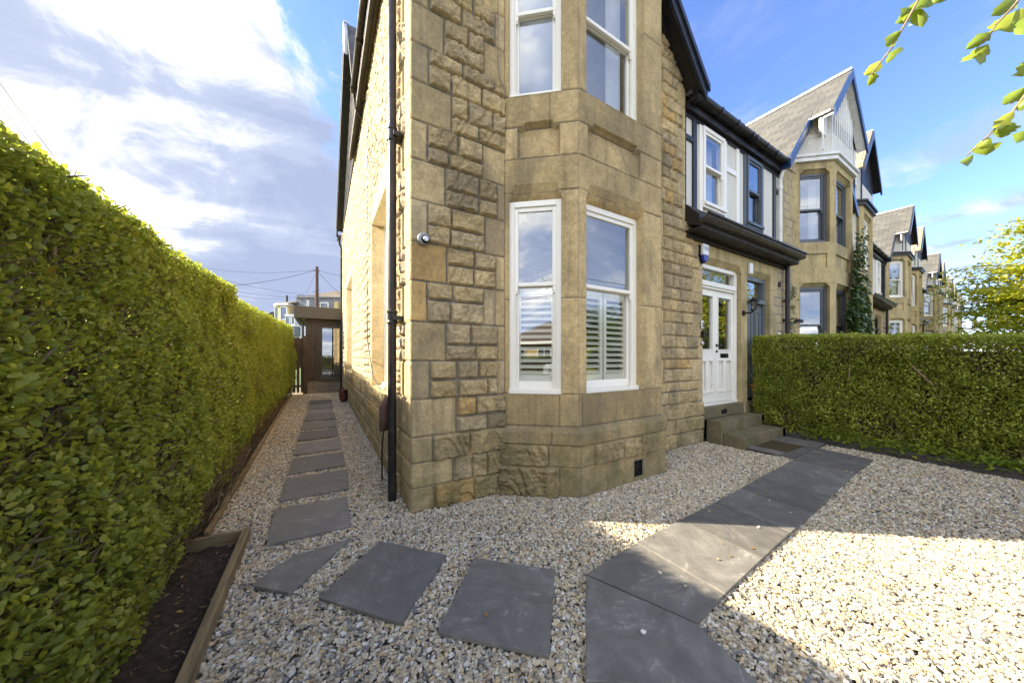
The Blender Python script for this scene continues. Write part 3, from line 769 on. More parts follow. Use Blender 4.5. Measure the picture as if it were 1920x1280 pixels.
# right cant and the back of the bay (turned away from the lane)
mb = MB(); f4 = frame2(BC2, (0.6, 0.5))
for a0, a1, z0, z1 in ((0, 0.781, 0, 1.04), (0, 0.781, 3.1, 4.17), (0, 0.14, 1.04, 3.1), (0.64, 0.781, 1.04, 3.1), (0, 0.14, 4.17, 6.5), (0.64, 0.781, 4.17, 6.5)):
    fbox(mb, f4, a0, a1, -0.25, 0.0, z0, z1)
mb.build('bay_wall', M['ashlar'], house)
for zz, sh in (((1.04, 3.08, 2.20), 1), ((4.17, 6.15, 5.12), 0)):
    low = zz[0] < 2
    sash_window(house, BJ, uL, 0.046, 0.606, zz[0], zz[1], zz[2], M['white'], 0.045 if low else 0.06, shutters=1 if low else 0, curtain=None if low else 'blind')
    sash_window(house, BC1, uF, 0.098, 1.026, zz[0], zz[1], zz[2], M['white'], 0.10, shutters=2 if low else 0, curtain=None if low else 'sides')
    sash_window(house, BC2, (0.6, 0.5), 0.135, 0.645, zz[0], zz[1], zz[2], M['white'], 0.10, shutters=1 if low else 0)
# stretch of wall between bay and porch
F = Face((3.50, 0), (1, 0), 1.29, 0, 7.2, 0.011, 4); rs = np.random.RandomState(9)
for i in range(len(ZC)-1):
    z0, z1 = ZC[i], ZC[i+1]; R = 1.29 if z1 < 3.9 else 0.79
    if z1 < 1.75 and z1 <= 0.70: rubble(F, 0, R, z0, z1, rs, 0.22, 0.42, two=False, j=0.004, amp=0.8); continue
    lq = 0.22 if i % 2 == 0 else 0.0; rq = 0.15 if i % 2 else 0.32
    if R < 1: rq = 0.10 if i % 2 else 0.22; lq = 0.17 if i % 2 == 0 else 0
    if lq: F.block(0, lq, z0, z1, 'ash', tint=TAN*1.1)
    F.block(R-rq, R, z0, z1, 'ash', tint=TAN*(0.98+0.15*rs.rand()))
    rubble(F, lq, R-rq, z0, z1, rs, 0.17, 0.34, j=0.007, amp=0.7)
rubble(F, 0, 0.79, 6.46, 6.8, rs); rubble(F, 0, 0.79, 6.8, 7.2, rs)
F.hole |= (F.Z > 3.86) & (F.U > 0.795)
F.hole |= (F.Z > 6.34)
F.hole |= (F.Z > 5.73-1.11*(F.U+3.50-4.255)+0.03)
F.build('front_wall', house, M['wall'])
# side wall, raked by the low sun; a small and a tall window
SW = 11.4
def side_face(a, b, z0, z1, res, seed, near):
    F = Face((0, b), (0, -1), b-a, z0, z1, res, seed); rs = np.random.RandomState(seed)
    # distance from the corner is w = b - U
    def blk(w0, w1, p, q, k='rock', **kw): F.block(b-w1, b-w0, p, q, k, **kw)
    z = 0.0; i = 0
    for i in range(len(ZC)-1):
        p, q = ZC[i], ZC[i+1]
        if p > z1: break
        lo = a
        if near:
            w = (0.22 if i % 2 else 0.42) if i >= 3 else 0.45
            blk(0, w, p, q, 'ash', tint=TAN*1.08); lo = w
        if q <= 1.04:
            xs = split(lo, b, 0.45, 0.85, rs)
            for k in range(len(xs)-1): blk(xs[k], xs[k+1], p, q, 'rock', amp=0.35)
        else:
            nr = 2 if rs.rand() < 0.6 else 3
            for r in range(nr):
                pp, qq = p+(q-p)*r/nr, p+(q-p)*(r+1)/nr
                xs = split(lo, b, 0.14, 0.42, rs)
                for k in range(len(xs)-1): blk(xs[k], xs[k+1], pp, qq, 'rock', amp=0.8, tint=TAN*np.array([0.98, 1.03, 1.28])*(0.86+0.28*rs.rand()))
    return F, blk
F, blk = side_face(0, 3.6, 0, 6.3, 0.013, 21, True)
def opening(F, b, w0, w1, z0, z1, mg=0.17):
    # dressed margins stand a little proud
    k = F.sl(b-w1-mg, b-w0+mg, z0-0.16, z1+0.30); 
    F.h[k] = 0.022+0.003*fbm(F.U[k]*40, F.Z[k]*40, 5); F.c[k] = TAN*1.12*(0.9+0.2*fbm(F.U[k]*9, F.Z[k]*9, 6))[..., None]
    k = F.sl(b-w1, b-w0, z0, z1); F.h[k] = -0.17; F.hole[F.sl(b-w1+0.02, b-w0-0.02, z0+0.02, z1-0.02)] = True
opening(F, 3.6, 1.15, 2.48, 0.98, 3.50)
F.build('side_wall', house, M['sidewall'])
F, blk = side_face(3.6, SW, 0, 6.3, 0.022, 22, False)
opening(F, SW, 6.45, 8.7, 1.0, 3.62, 0.2)
F.build('side_wall', house, M['sidewall'])
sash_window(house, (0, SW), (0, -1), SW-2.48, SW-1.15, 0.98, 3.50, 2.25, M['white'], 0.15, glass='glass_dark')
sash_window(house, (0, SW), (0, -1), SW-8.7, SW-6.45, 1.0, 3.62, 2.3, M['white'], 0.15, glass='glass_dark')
MB().box(-0.06, 0.10, 1.08, 2.56, 0.86, 0.98).build('window_sill', M['ashlar2'], house, bevel=0.008)
MB().box(-0.07, 0.10, 6.35, 8.8, 0.86, 1.0).build('window_sill', M['ashlar2'], house, bevel=0.008)
# dark rooms behind the glass and hidden walls
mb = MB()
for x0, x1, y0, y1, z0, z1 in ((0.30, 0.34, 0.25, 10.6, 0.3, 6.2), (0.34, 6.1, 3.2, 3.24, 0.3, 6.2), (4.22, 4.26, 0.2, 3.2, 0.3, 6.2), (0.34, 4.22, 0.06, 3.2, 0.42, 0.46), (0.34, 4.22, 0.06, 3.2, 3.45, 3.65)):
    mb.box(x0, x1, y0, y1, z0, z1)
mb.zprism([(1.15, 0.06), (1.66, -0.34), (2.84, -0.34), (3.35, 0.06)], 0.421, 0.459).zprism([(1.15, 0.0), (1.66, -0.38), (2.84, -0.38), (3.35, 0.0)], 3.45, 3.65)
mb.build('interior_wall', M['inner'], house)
mb = MB()
mb.box(0, 6.2, SW-0.3, SW, 0, 6.3).build('back_wall', M['rubble'], house)
# ---- roof: steep front gable, side gable, low range over the porch
AX, AZ, SL = 1.916, 8.33, 1.11
def rz(x): return AZ-SL*abs(x-AX)
T = 0.10
def slopes(mb, y0, y1, xl, xr, lift=0.0, t=T):
    for xe in (xl, xr):
        a = (AX, AZ+lift); b = (xe, rz(xe)+lift)
        mb.prism([(a[0], y0, a[1]), (b[0], y0, b[1]), (b[0], y0, b[1]+t), (a[0], y0, a[1]+t*1.2)], (0, y1-y0, 0))
mb = MB(); slopes(mb, -0.22, 5.5, -0.16, 4.45); slopes(mb, -0.68, -0.22, 0.62, 3.22)
mb.prism([(4.3, -0.10, 5.56), (6.23, -0.10, 5.56), (6.23, 5.0, 6.6), (4.3, 5.0, 6.6)], (0, 0, 0.06))
roof = mb.build('roof', M['slate'], house)
mb = MB()   # side-facing gable roof
RY, RZT = 5.6, 9.25
mb.prism([(-0.20, RY, RZT), (-0.20, 10.75, 6.15), (-0.20, 10.75, 6.25), (-0.20, RY, RZT+0.12)], (6.3, 0, 0))
mb.prism([(-0.20, RY, RZT), (-0.20, 3.7, 6.3), (-0.20, 3.7, 6.4), (-0.20, RY, RZT+0.12)], (6.3, 0, 0))
mb.build('roof', M['slate'], house)
# side gable: striped half-timbering under a deep bargeboard
mb = MB(); mb.prism([(-0.015, 3.7, 6.30), (-0.015, 10.7, 6.16), (-0.015, RY, RZT)], (0.1, 0, 0)).build('gable_panel', M['white_old'], house)
mb = MB()
for i in range(26):
    y = 3.95+i*0.26
    zt = RZT-(y-RY)*(RZT-6.15)/(10.75-RY) if y > RY else RZT-(RY-y)*(RZT-6.3)/(RY-3.7)
    if zt > 6.36: mb.box(-0.055, -0.016, y, y+0.11, 6.24, zt-0.02)
mb.box(-0.06, -0.017, 3.7, 10.7, 6.14, 6.24)
mb.build('half_timbering', M['black'], house)
mb = MB()
mb.prism([(-0.20, RY, RZT-0.16), (-0.20, 10.9, 5.98), (-0.20, 10.9, 6.24), (-0.20, RY, RZT+0.14)], (-0.045, 0, 0))
mb.build('bargeboard', M['black'], house)
MB().prism([(-0.26, RY+0.02, RZT+0.16), (-0.26, 10.95, 6.29), (-0.26, 10.95, 6.32), (-0.26, RY+0.02, RZT+0.20)], (0.1, 0, 0)).prism([(-0.20, 5.2, RZT-0.95), (-0.20, RY+0.06, RZT-0.30), (-0.20, RY+0.06, RZT+0.19), (-0.20, 5.2, RZT-0.40)], (-0.07, 0, 0)).build('lead_flashing', M['lead'], house)
# eaves of the front wing, gutter and hopper
mb = MB(); mb.box(-0.13, 0.0, -0.2, 3.50, 6.12, 6.15).box(-0.15, -0.13, -0.2, 3.50, 6.12, 6.28).box(-0.13, 0.0, 3.48, 3.52, 6.15, 6.40)
mb.build('eaves_board', M['brown'], house)
def half_pipe(mb, a, b, r, t=0.006, n=10):
    a = Vector(a); b = Vector(b); d = (b-a).normalized(); s = d.cross(Vector((0, 0, 1))).normalized()
    prof = [(math.cos(PI*k/n)*r, -math.sin(PI*k/n)*r) for k in range(n+1)]
    prof += [(x*(1-t/r*1.0), z*(1-t/r)) for x, z in prof[::-1]]
    mb.prism([a+s*x+Vector((0, 0, z)) for x, z in prof], b-a)
mb = MB(); half_pipe(mb, (-0.205, -0.25, 6.27), (-0.205, 3.54, 6.27), 0.052)
for y in (0.4, 1.4, 2.4, 3.4): mb.box(-0.26, -0.15, y, y+0.03, 6.20, 6.285)
mb.build('gutter', M['gutter'], house)
mb = MB(); half_pipe(mb, (-0.14, 10.7, 6.06), (-0.14, 11.5, 6.06), 0.07); mb.tube([(-0.14, 11.25, 6.02), (-0.12, 11.25, 5.85), (-0.06, 11.25, 5.7), (-0.06, 11.25, 0.0)], 0.04)
mb.build('downpipe', M['pipe'], house); mb = MB(); mb.tube([(-0.20, 3.50, 6.22), (-0.16, 3.62, 6.05), (-0.06, 3.70, 5.95)], 0.02, 6)
mb.build('downpipe', M['pipe'], house)
# iron downpipe by the corner
mb = MB(); PX, PY = -0.095, 0.36
mb.tube([(PX, PY, 0.0), (PX, PY, 6.0), (PX-0.04, PY, 6.12), (-0.20, PY, 6.22)], 0.041, 18, False)
for z in (1.75, 3.55, 5.3):
    mb.lathe((PX, PY, z), [(0.041, -0.002), (0.050, 0.0), (0.050, 0.02), (0.046, 0.03), (0.046, 0.10), (0.051, 0.11), (0.051, 0.13), (0.041, 0.14)], 18)
    mb.box(PX+0.0, 0.0, PY-0.075, PY+0.075, z+0.035, z+0.075)
mb.build('downpipe', M['pipe'], house, smooth=False)
# front gable verge
mb = MB()
def verge(mb, y0, y1, xs, xe, dz0, dz1):
    mb.prism([(xs, y0, rz(xs)+dz0), (xe, y0, rz(xe)+dz0), (xe, y0, rz(xe)+dz1), (xs, y0, rz(xs)+dz1)], (0, y1-y0, 0))
verge(mb, -0.26, -0.22, 3.20, 4.45, -0.13, 0.10); verge(mb, -0.26, -0.22, 0.64, -0.16, -0.13, 0.10)
verge(mb, -0.73, -0.68, AX, 3.24, -0.16, 0.12); verge(mb, -0.73, -0.68, AX, 0.60, -0.16, 0.12)
mb.build('bargeboard', M['barge'], house)
mb = MB(); verge(mb, -0.29, -0.262, 3.2, 4.47, 0.03, 0.13); verge(mb, -0.76, -0.732, AX, 3.26, 0.03, 0.15); verge(mb, -0.76, -0.732, AX, 0.58, 0.03, 0.15)
mb.box(4.42, 4.46, -0.22, 0.1, 5.47, 5.62)
mb.build('verge_trim', M['barge'], house)
mb = MB(); verge(mb, -0.22, 0.0, 3.2, 4.42, -0.06, -0.005); mb.box(4.28, 4.42, -0.22, 0.0, 5.44, 5.47)
mb.build('soffit', M['black'], house)
# gable cheek above the stone, with its black beam
mb = MB(); mb.prism([(3.50, -0.02, 6.40), (4.0, -0.02, 6.02), (4.0, -0.02, 6.03), (AX, -0.02, AZ), (0.1, -0.02, 6.3)], (0, 0.1, 0))
mb.build('gable_panel', M['cream'], house)
mb = MB(); mb.beam((3.50, -0.05, 6.44), (3.98, -0.05, 6.12), 0.06, 0.13); mb.box(3.45, 3.95, -0.06, -0.02, 6.28, 6.40)
mb.build('gable_beam', M['black'], house)
mb = MB(); mb.zprism([(0.97, 0), (1.57, -0.5), (2.93, -0.5), (3.53, 0)], 6.5, 6.62)
mb.prism([(0.9, -0.5, 6.62), (3.0, -0.5, 6.62), (3.0, -0.5, rz(3.0)), (AX, -0.5, AZ), (0.9, -0.5, rz(0.9))], (0, 0.45, 0))
mb.build('gable_panel', M['white_old'], house)

# ------------------------------------------------------------ porch range shared by both builders
PARTY = 6.227
def text_mesh(name, s, size, mt, parent, loc, rot, ext=0.001):
    cu = bpy.data.curves.new(name, 'FONT'); cu.body = s; cu.size = size; cu.extrude = ext; cu.align_x = 'CENTER'; cu.align_y = 'CENTER'
    t = bpy.data.objects.new(name, cu); link(t)
    dg = bpy.context.evaluated_depsgraph_get(); me = bpy.data.meshes.new_from_object(t.evaluated_get(dg))
    bpy.data.objects.remove(t)
    me.materials.clear(); me.materials.append(mt)
    o = bpy.data.objects.new(name, me); link(o); o.parent = parent; o.location = loc; o.rotation_euler = rot
    return o
def canopy(root, x0, x1, W, endcap, mt, gm):
    """lean-to shelf over the doors, with its gutter"""
    mb = MB()
    mb.prism([(x0, 0.02, 3.54), (x0, -0.22, 3.44), (x0, -0.22, 3.62), (x0, 0.02, 3.88)], (x1-x0, 0, 0))
    mb.box(x0-0.005, x1, -0.250, -0.221, 3.40, 3.52)
    mb.box(x0-0.008, x1, -0.235, 0.0, 3.385, 3.43)
    mb.box(x0, x1, -0.05, 0.0, 3.32, 3.385)
    mb.build('porch_canopy', mt, root, bevel=0.006)
    mb = MB()
    prof = [(-0.47, 3.34), (-0.56, 3.355), (-0.585, 3.40), (-0.575, 3.43), (-0.60, 3.455), (-0.60, 3.475), (-0.585, 3.475), (-0.57, 3.45), (-0.545, 3.40), (-0.47, 3.40)]
    mb.prism([(x0-0.03, y+0.22, z+0.13) for y, z in prof], (x1-x0+0.03, 0, 0))
    mb.build('gutter', gm, root)
def timber_storey(root, x0, x1, wx0, wx1, wm, wmat_frame, edge_post=True, posts=()):
    """rendered and half-timbered first floor between the gables"""
    mb = MB(); wz0, wz1 = 3.98, 5.30
    mb.box(x0, wx0, 0.03, 0.13, 3.80, 5.42); mb.box(wx1, x1, 0.03, 0.13, 3.80, 5.42); mb.box(wx0, wx1, 0.03, 0.13, 3.80, wz0); mb.box(wx0, wx1, 0.03, 0.13, wz1, 5.42)
    mb.build('rendered_panel', M['cream'], root)
    mb = MB(); mb.box(x0, x1, 0.0, 0.03, 5.30, 5.45).box(x0, x1, -0.06, 0.0, 5.36, 5.45)
    if edge_post: mb.box(x0+0.23, x0+0.34, 0.0, 0.03, 3.83, 5.30).box(x0, x0+0.03, 0.0, 0.03, 3.83, 5.30).box(x0+0.03, x0+0.23, 0.0, 0.03, 4.92, 5.0)
    mb.build('black_timber', M['black'], root, bevel=0.004)
    mb = MB(); mb.box(wx0-0.09, wx0-0.002, 0.005, 0.028, 3.83, 5.30).box(wx1+0.002, wx1+0.09, 0.005, 0.028, 3.83, 5.30)
    for p in posts: mb.box(p, p+0.09, 0.0, 0.03, 3.83, 5.30)
    if posts: mb.box(wx1+0.09, posts[0], 0.008, 0.03, 4.78, 4.87)
    mb.box(wx0, wx1, -0.02, 0.03, 3.93, 3.978)
    mb.build('white_timber', wmat_frame, root, bevel=0.003)
    sash_window(root, (0, 0), (1, 0), wx0, wx1, wz0, wz1, 4.66, wm, -0.015, curtain='sides', lod=1)
    mb = MB(); half_pipe(mb, (x0, -0.12, 5.56), (x1, -0.12, 5.56), 0.075)
    for i in range(4):
        x = x0+0.2+i*(x1-x0-0.3)/3
        mb.box(x, x+0.045, -0.20, -0.045, 5.476, 5.575)
    mb.build('gutter', M['pipe'], root)
def doorway(root, d0, d1, W):
    """stone surround: jambs, chamfered lintel, threshold"""
    mb = MB()
    mb.box(d1, W, 0, 0.3, 0, 1.38).box(d1, W, 0, 0.3, 1.384, 2.5).box(d1, W, 0, 0.3, 2.504, 3.12)
    mb.box(d0-0.02, W, 0, 0.3, 3.124, 3.40)
    mb.prism([(d0, 0.0, 3.124), (d1-0.10, 0, 3.124), (d1-0.10, 0.075, 3.05), (d0, 0.075, 3.05)], (0, 0, -0.001))
    mb.prism([(d0, 0.0, 3.125), (d0, 0.085, 3.125), (d0, 0.085, 3.03)], (d1-d0, 0, 0))
    mb.prism([(d1, 0.0, 3.13), (d1-0.12, 0.0, 3.13), (d1, 0.0, 2.98)], (0, 0.09, 0))
    mb.build('door_surround', M['ashlar2'], root, bevel=0.007)
canopy(house, 4.285, PARTY, PARTY, True, M['canopy'], M['gutter'])
timber_storey(house, 4.285, PARTY, 4.80, 5.50, M['white'], M['white'], posts=(PARTY-0.28,))
D0, D1 = 4.787, 6.115
doorway(house, D0, D1, PARTY)
# the white double door
def dbox(B, a0, a1, b0, b1, z0, z1): B.box(a0, a1, b0, b1, z0, z1)
fr = MB(); y = 0.085
dbox(fr, D0, D0+0.065, y, y+0.1, 0.60, 3.03); dbox(fr, D1-0.075, D1, y, y+0.1, 0.60, 3.03)
dbox(fr, D0+0.065, D1-0.075, y, y+0.1, 2.965, 3.03); dbox(fr, D0+0.065, D1-0.075, y-0.035, y+0.1, 2.66, 2.74); dbox(fr, D0+0.065, D1-0.075, y-0.01, y+0.1, 2.62, 2.66)
dbox(fr, D0, D1, y-0.02, y+0.12, 0.565, 0.605)
dbox(fr, D1-0.05, D1-0.02, y-0.012, y, 0.605, 2.99)
fr.build('door_frame', M['white'], house, bevel=0.004)
MB().box(D0+0.065, D1-0.075, y+0.05, y+0.056, 2.74, 2.965).build('fanlight_pane', M['glass'], house, uv=False)
mid = 5.40
def leaf(a, b, handle):
    B = MB(); yy = y+0.03; s = 0.095
    for p, q, z0, z1 in ((a, a+s, 0.615, 2.615), (b-s, b, 0.615, 2.615), (a+s, b-s, 0.615, 0.80), (a+s, b-s, 1.36, 1.56), (a+s, b-s, 2.50, 2.615)):
        B.box(p, q, yy, yy+0.045, z0, z1)
    m1 = (a+b)/2
    B.box(m1-0.04, m1+0.04, yy, yy+0.045, 0.80, 1.36); B.box(a+s, b-s, yy+0.034, yy+0.043, 0.80, 1.36)
    for p, q in ((a+s, m1-0.04), (m1+0.04, b-s)):        # raised panel mouldings
        B.box(p, q, yy+0.004, yy+0.034, 0.80, 0.82); B.box(p-0.006, q+0.006, yy-0.016, yy+0.02, 1.345, 1.37)
        B.box(p+0.035, q-0.035, yy+0.010, yy+0.034, 0.855, 1.30)
        B.box(p-0.008, q+0.008, yy-0.018, yy+0.002, 0.785, 0.81); B.box(p-0.008, p+0.006, yy-0.012, yy+0.002, 0.81, 1.345); B.box(q-0.006, q+0.008, yy-0.012, yy+0.002, 0.81, 1.345)
    B.box(a+s-0.02, b-s+0.02, yy-0.012, yy+0.0, 1.54, 1.56); B.box(a+s-0.02, a+s, yy-0.012, yy, 1.56, 2.50); B.box(b-s, b-s+0.02, yy-0.012, yy, 1.56, 2.50); B.box(a+s-0.02, b-s+0.02, yy-0.012, yy, 2.50, 2.52)
    D = B.build('door', M['white'], house, bevel=0.003)
    MB().box(a+s, b-s, yy+0.02, yy+0.026, 1.56, 2.50).build('pane', M['glass'], D, uv=False)
    if handle:
        H = MB(); hx = a+0.045
        H.lathe((hx, yy, 1.63), [(0.026, 0), (0.026, 0.008), (0.010, 0.010), (0.010, 0.05)], 14, (0, -1, 0)); H.tube([(hx, yy-0.05, 1.63), (hx+0.12, yy-0.05, 1.63)], 0.010, 8)
        MB().lathe((hx, yy, 1.52), [(0.024, 0), (0.024, 0.012), (0.012, 0.014)], 14, (0, -1, 0)).build('lock', M['black_pl'], D)
        H.build('handle', M['black_pl'], D, smooth=False)
        L = MB(); L.box(m1-0.14, m1+0.14, yy-0.008, yy, 1.405, 1.485); L.box(m1-0.115, m1+0.115, yy-0.014, yy-0.008, 1.42, 1.47)
        L.build('letterbox', M['black_pl'], D, bevel=0.003)
leaf(D0+0.068, mid-0.002, False); leaf(mid+0.002, D1-0.078, True)
# entrance steps
mb = MB(); mb.box(4.80, D1+0.05, -0.02, 0.10, 0.372, 0.565).build('threshold_step', M['step'], house, bevel=0.01)
MB().box(5.35, 5.52, -0.03, -0.018, 0.42, 0.50).build('air_vent', M['black_pl'], house)
MB().box(4.86, 6.38, -0.26, -0.02, -0.05, 0.372).build('step', M['step'], house, bevel=0.012, seg=3)
MB().box(4.90, 6.42, -0.575, -0.262, -0.05, 0.182).build('step', M['step'], house, bevel=0.012, seg=3)
# ------------------------------------------------------------ the rest of the terrace
def bay_poly(o=0.0, y0=0.0):
    return [(0.97-1.25*o, y0), (0.97-1.25*o, 0.0), (1.57-0.36*o, -0.5-o), (2.93+0.36*o, -0.5-o), (3.53+1.25*o, 0.0), (3.53+1.25*o, y0)]
def terrace_house(name, label, W, wm, dm, gable, roofm, vergem, trimm, cornm, lod=0, zs=None, porchw=None, group=None, blindm=None):
    root = empty(name); tag(root, label, 'house', group)
    ax, az = 2.15, 8.05
    def rz(x): return az-SL*abs(x-ax)
    sill2, head2, rail2, head1 = 4.02, 5.60, 4.80, 3.00
    # walls
    MB().box(0, 0.97, 0, 0.3, 0, 5.6).box(3.53, 4.285, 0, 0.3, 0, 5.62).box(4.285, 4.80, 0.001, 0.3, 0, 3.4).build('front_wall', M['rubble'], root)
    for q in range(4):
        mb = MB()
        for i in range(10 if q != 9 else 9):
            z0, z1 = 0.02+i*0.56, 0.56+i*0.56; w = 0.30 if i % 2 else 0.16; z2 = z1-0.0002
            if q == 0 and z1 < 3.5: mb.box(4.80-w, 4.803, -0.006, 0.25, z0, z2)
            elif q == 0: mb.box(4.285-w, 4.288, -0.006, 0.25, z0, z2)
            elif q == 1: mb.box(3.535, 3.53+0.46-w, -0.007, 0.25, z0, z2)
            elif q == 2: mb.box(0.0, w, -0.006, 0.25, z0, z2)
            else: mb.box(0.97-w, 0.965, -0.006, 0.25, z0, z2)
        mb.build('quoins', M['ashlar2'], root, bevel=0.004 if lod == 0 else 0)
    # bay in bands and piers
    mb = MB()
    mb.zprism(bay_poly(0.045, 0.2), 0, 0.52); mb.zprism(bay_poly(0.065, 0.2), 0.52, 0.66); mb.zprism(bay_poly(0.03, 0.2), 0.66, 0.70); mb.zprism(bay_poly(0.0, 0.2), 0.70, 1.04)
    for z0, z1 in ((head1+0.12, 3.44), (3.46, 3.76), (3.78, sill2), (head2+0.10, 5.84)):
        ins = -0.035 if z0 == 3.46 else 0.0
        mb.zprism(bay_poly(ins, 0.2), z0-0.02, z1+(0.0 if ins == 0 else 0.02))
    for P, Q in ((BJ, BC1), (BC1, BC2), (BC2, BJ2)):
        L = math.hypot(Q[0]-P[0], Q[1]-P[1]); f = frame2(P, (Q[0]-P[0], Q[1]-P[1])); e = 0.10 if L < 1 else 0.16
        for a, b in ((0.0, e+0.03), (L-e, L)): fbox(mb, f, a, b, -0.08, -0.002, 3.44, 3.78)
        for z0, z1 in ((1.04, head1+0.10), (sill2, head2+0.08)):
            fbox(mb, f, 0, e-0.02, -0.16, -0.001, z0, z1); fbox(mb, f, L-e, L, -0.16, -0.001, z0, z1)
            # shouldered, chamfered head
            t = MB(); t.prism([(e-0.02, -0.001, z1), (e+0.07, -0.001, z1), (e-0.02, -0.001, z1-0.10)], (0, -0.12, 0)); t.prism([(L-e, -0.001, z1), (L-e-0.09, -0.001, z1), (L-e, -0.001, z1-0.10)], (0, -0.12, 0))
            t.prism([(e-0.02, -0.02, z1), (e-0.02, -0.14, z1), (e-0.02, -0.14, z1-0.12)], (L-2*e+0.02, 0, 0))
            t.xf(lambda p: f(*p)); o = len(mb.v); mb.v += t.v; mb.f += [tuple(i+o for i in q) for q in t.f]
    mb.build('bay_wall', M['ashlar2'], root, bevel=0.006 if lod == 0 else 0)
    for (P, Q) in ((BJ, BC1), (BC1, BC2), (BC2, BJ2)):
        L = math.hypot(Q[0]-P[0], Q[1]-P[1]); u = (Q[0]-P[0], Q[1]-P[1]); e = 0.08 if L < 1 else 0.14
        sash_window(root, P, u, e, L-e, 1.04, head1+0.02, 2.15, wm, 0.09, shutters=(1 if L < 1 else 2) if lod == 0 else 0, curtain=None if lod == 0 else 'sides', lod=1, glass='glass')
        sash_window(root, P, u, e, L-e, sill2, head2+0.02, rail2, wm, 0.09, curtain='sides', lod=1)
    # cornice and jettied gable
    mb = MB(); mb.zprism(bay_poly(0.07, 0.0), 5.84, 5.93); mb.zprism(bay_poly(0.11, 0.0), 5.93, 5.985)
    mb.build('cornice', cornm, root, bevel=0.01 if lod == 0 else 0)
    MB().prism([(0.1, -0.02, 5.6), (4.24, -0.02, 5.6), (4.24, -0.02, rz(4.24)), (ax, -0.02, az), (0.1, -0.02, rz(0.1))], (0, 0.15, 0)).build('gable_wall', M['rubble'], root)
    mb = MB(); mb.zprism(bay_poly(-0.01, 0.1), 5.985, 6.46); mb.zprism([(1.12, -0.12), (1.55, -0.46), (2.95, -0.46), (3.18, -0.12)], 6.46, 6.88)
    mb.build('gable_panel', M['cream'], root)
    mb = MB(); xl, xr = 1.52, 2.98
    mb.prism([(xl, -0.46, 5.985), (xr, -0.46, 5.985), (xr, -0.46, rz(xr)), (ax, -0.46, az-0.01), (xl, -0.46, rz(xl))], (0, 0.06, 0))
    mb.prism([(0.95, -0.40, 6.4), (3.35, -0.40, 6.4), (3.35, -0.40, rz(3.35)), (ax, -0.40, az-0.01), (0.95, -0.40, rz(0.95))], (0, 0.04, 0))
    mb.build('gable_panel', M['white_old'], root)
    mb = MB(); n = 9
    for i in range(n+1):
        x = xl+(xr-xl-0.06)*i/n; mb.box(x, x+(0.075 if gable == 'stripe' else 0.05), -0.485, -0.461, 5.985, rz(x)-0.06)
    for x in (1.0, 3.28): mb.box(x, x+0.06, -0.30 if False else -0.43, -0.405, 6.0, rz(x)-0.05)
    mb.build('gable_boards', M['black'] if gable == 'stripe' else M['white_old'], root)
    # roofs
    mb = MB()
    def sl(y0, y1, xa, xb, t=0.09):
        for xe in (xa, xb): mb.prism([(ax, y0, az), (xe, y0, rz(xe)), (xe, y0, rz(xe)+t), (ax, y0, az+t*1.2)], (0, y1-y0, 0))
    sl(-0.20, 6.5, -0.15, 4.45); sl(-0.60, -0.201, 0.95, 3.35)
    mb.prism([(4.3, -0.10, 5.50), (W, -0.10, 5.50), (W, 5.0, 6.5), (4.3, 5.0, 6.5)], (0, 0, 0.06))
    mb.build('roof', roofm, root)
    mb = MB(); mb.beam((ax, -0.62, az+0.12), (ax, 6.4, az+0.12), 0.09, 0.05); mb.box(3.31, 3.40, -0.56, -0.20, rz(3.35)+0.02, rz(3.35)+0.06) 
    mb.build('lead_flashing', M['lead'], root)
    mb = MB()
    def vg(y0, y1, xs, xe, d0, d1): mb.prism([(xs, y0, rz(xs)+d0), (xe, y0, rz(xe)+d0), (xe, y0, rz(xe)+d1), (xs, y0, rz(xs)+d1)], (0, y1-y0, 0))
    vg(-0.235, -0.20, 3.3, 4.47, -0.12, 0.10); vg(-0.235, -0.20, 1.0, -0.17, -0.12, 0.10); vg(-0.64, -0.60, ax, 3.38, -0.10, 0.11); vg(-0.64, -0.60, ax, 0.92, -0.10, 0.11)
    mb.box(4.40, 4.46, -0.2, 0.9, 5.38, 5.50)
    mb.build('bargeboard', vergem, root)
    mb = MB(); vg(-0.60, -0.44, 0.95, ax, -0.05, -0.002); vg(-0.60, -0.44, 3.35, ax, -0.05, -0.002); mb.build('soffit', trimm, root)
    # porch range
    canopy(root, 4.285 if lod else 4.10, W, W, True, M['canopy'], M['gutter'])
    pw = porchw or (4.95, 5.60)
    timber_storey(root, 4.285, W, pw[0], pw[1], wm, wm if wm != M['white'] else M['white'], posts=())
    d0, d1 = 4.80, min(W-0.11, 6.11)
    doorway(root, d0, d1, W)
    mb = MB(); y = 0.09
    mb.box(d0, d0+0.09, y, y+0.1, 0.6, 3.03).box(d1-0.09, d1, y, y+0.1, 0.6, 3.03).box(d0+0.09, d1-0.09, y, y+0.1, 2.95, 3.03).box(d0+0.09, d1-0.09, y-0.05, y+0.1, 2.50, 2.58)
    mb.build('door_frame', dm, root)
    mb = MB(); a, b = d0+0.092, d1-0.092
    mb.box(a, b, y+0.03, y+0.07, 0.6, 2.50)
    for p, q in ((a+0.12, (a+b)/2-0.06), ((a+b)/2+0.06, b-0.12)):
        for z0, z1 in ((0.8, 1.45), (1.65, 2.35)):
            mb.box(p, p+0.02, y+0.015, y+0.03, z0, z1).box(q-0.02, q, y+0.015, y+0.03, z0, z1).box(p+0.02, q-0.02, y+0.015, y+0.03, z0, z0+0.02).box(p+0.02, q-0.02, y+0.015, y+0.03, z1-0.02, z1)
            mb.box(p+0.05, q-0.05, y+0.018, y+0.03, z0+0.05, z1-0.05)
    D = mb.build('door', dm, root)
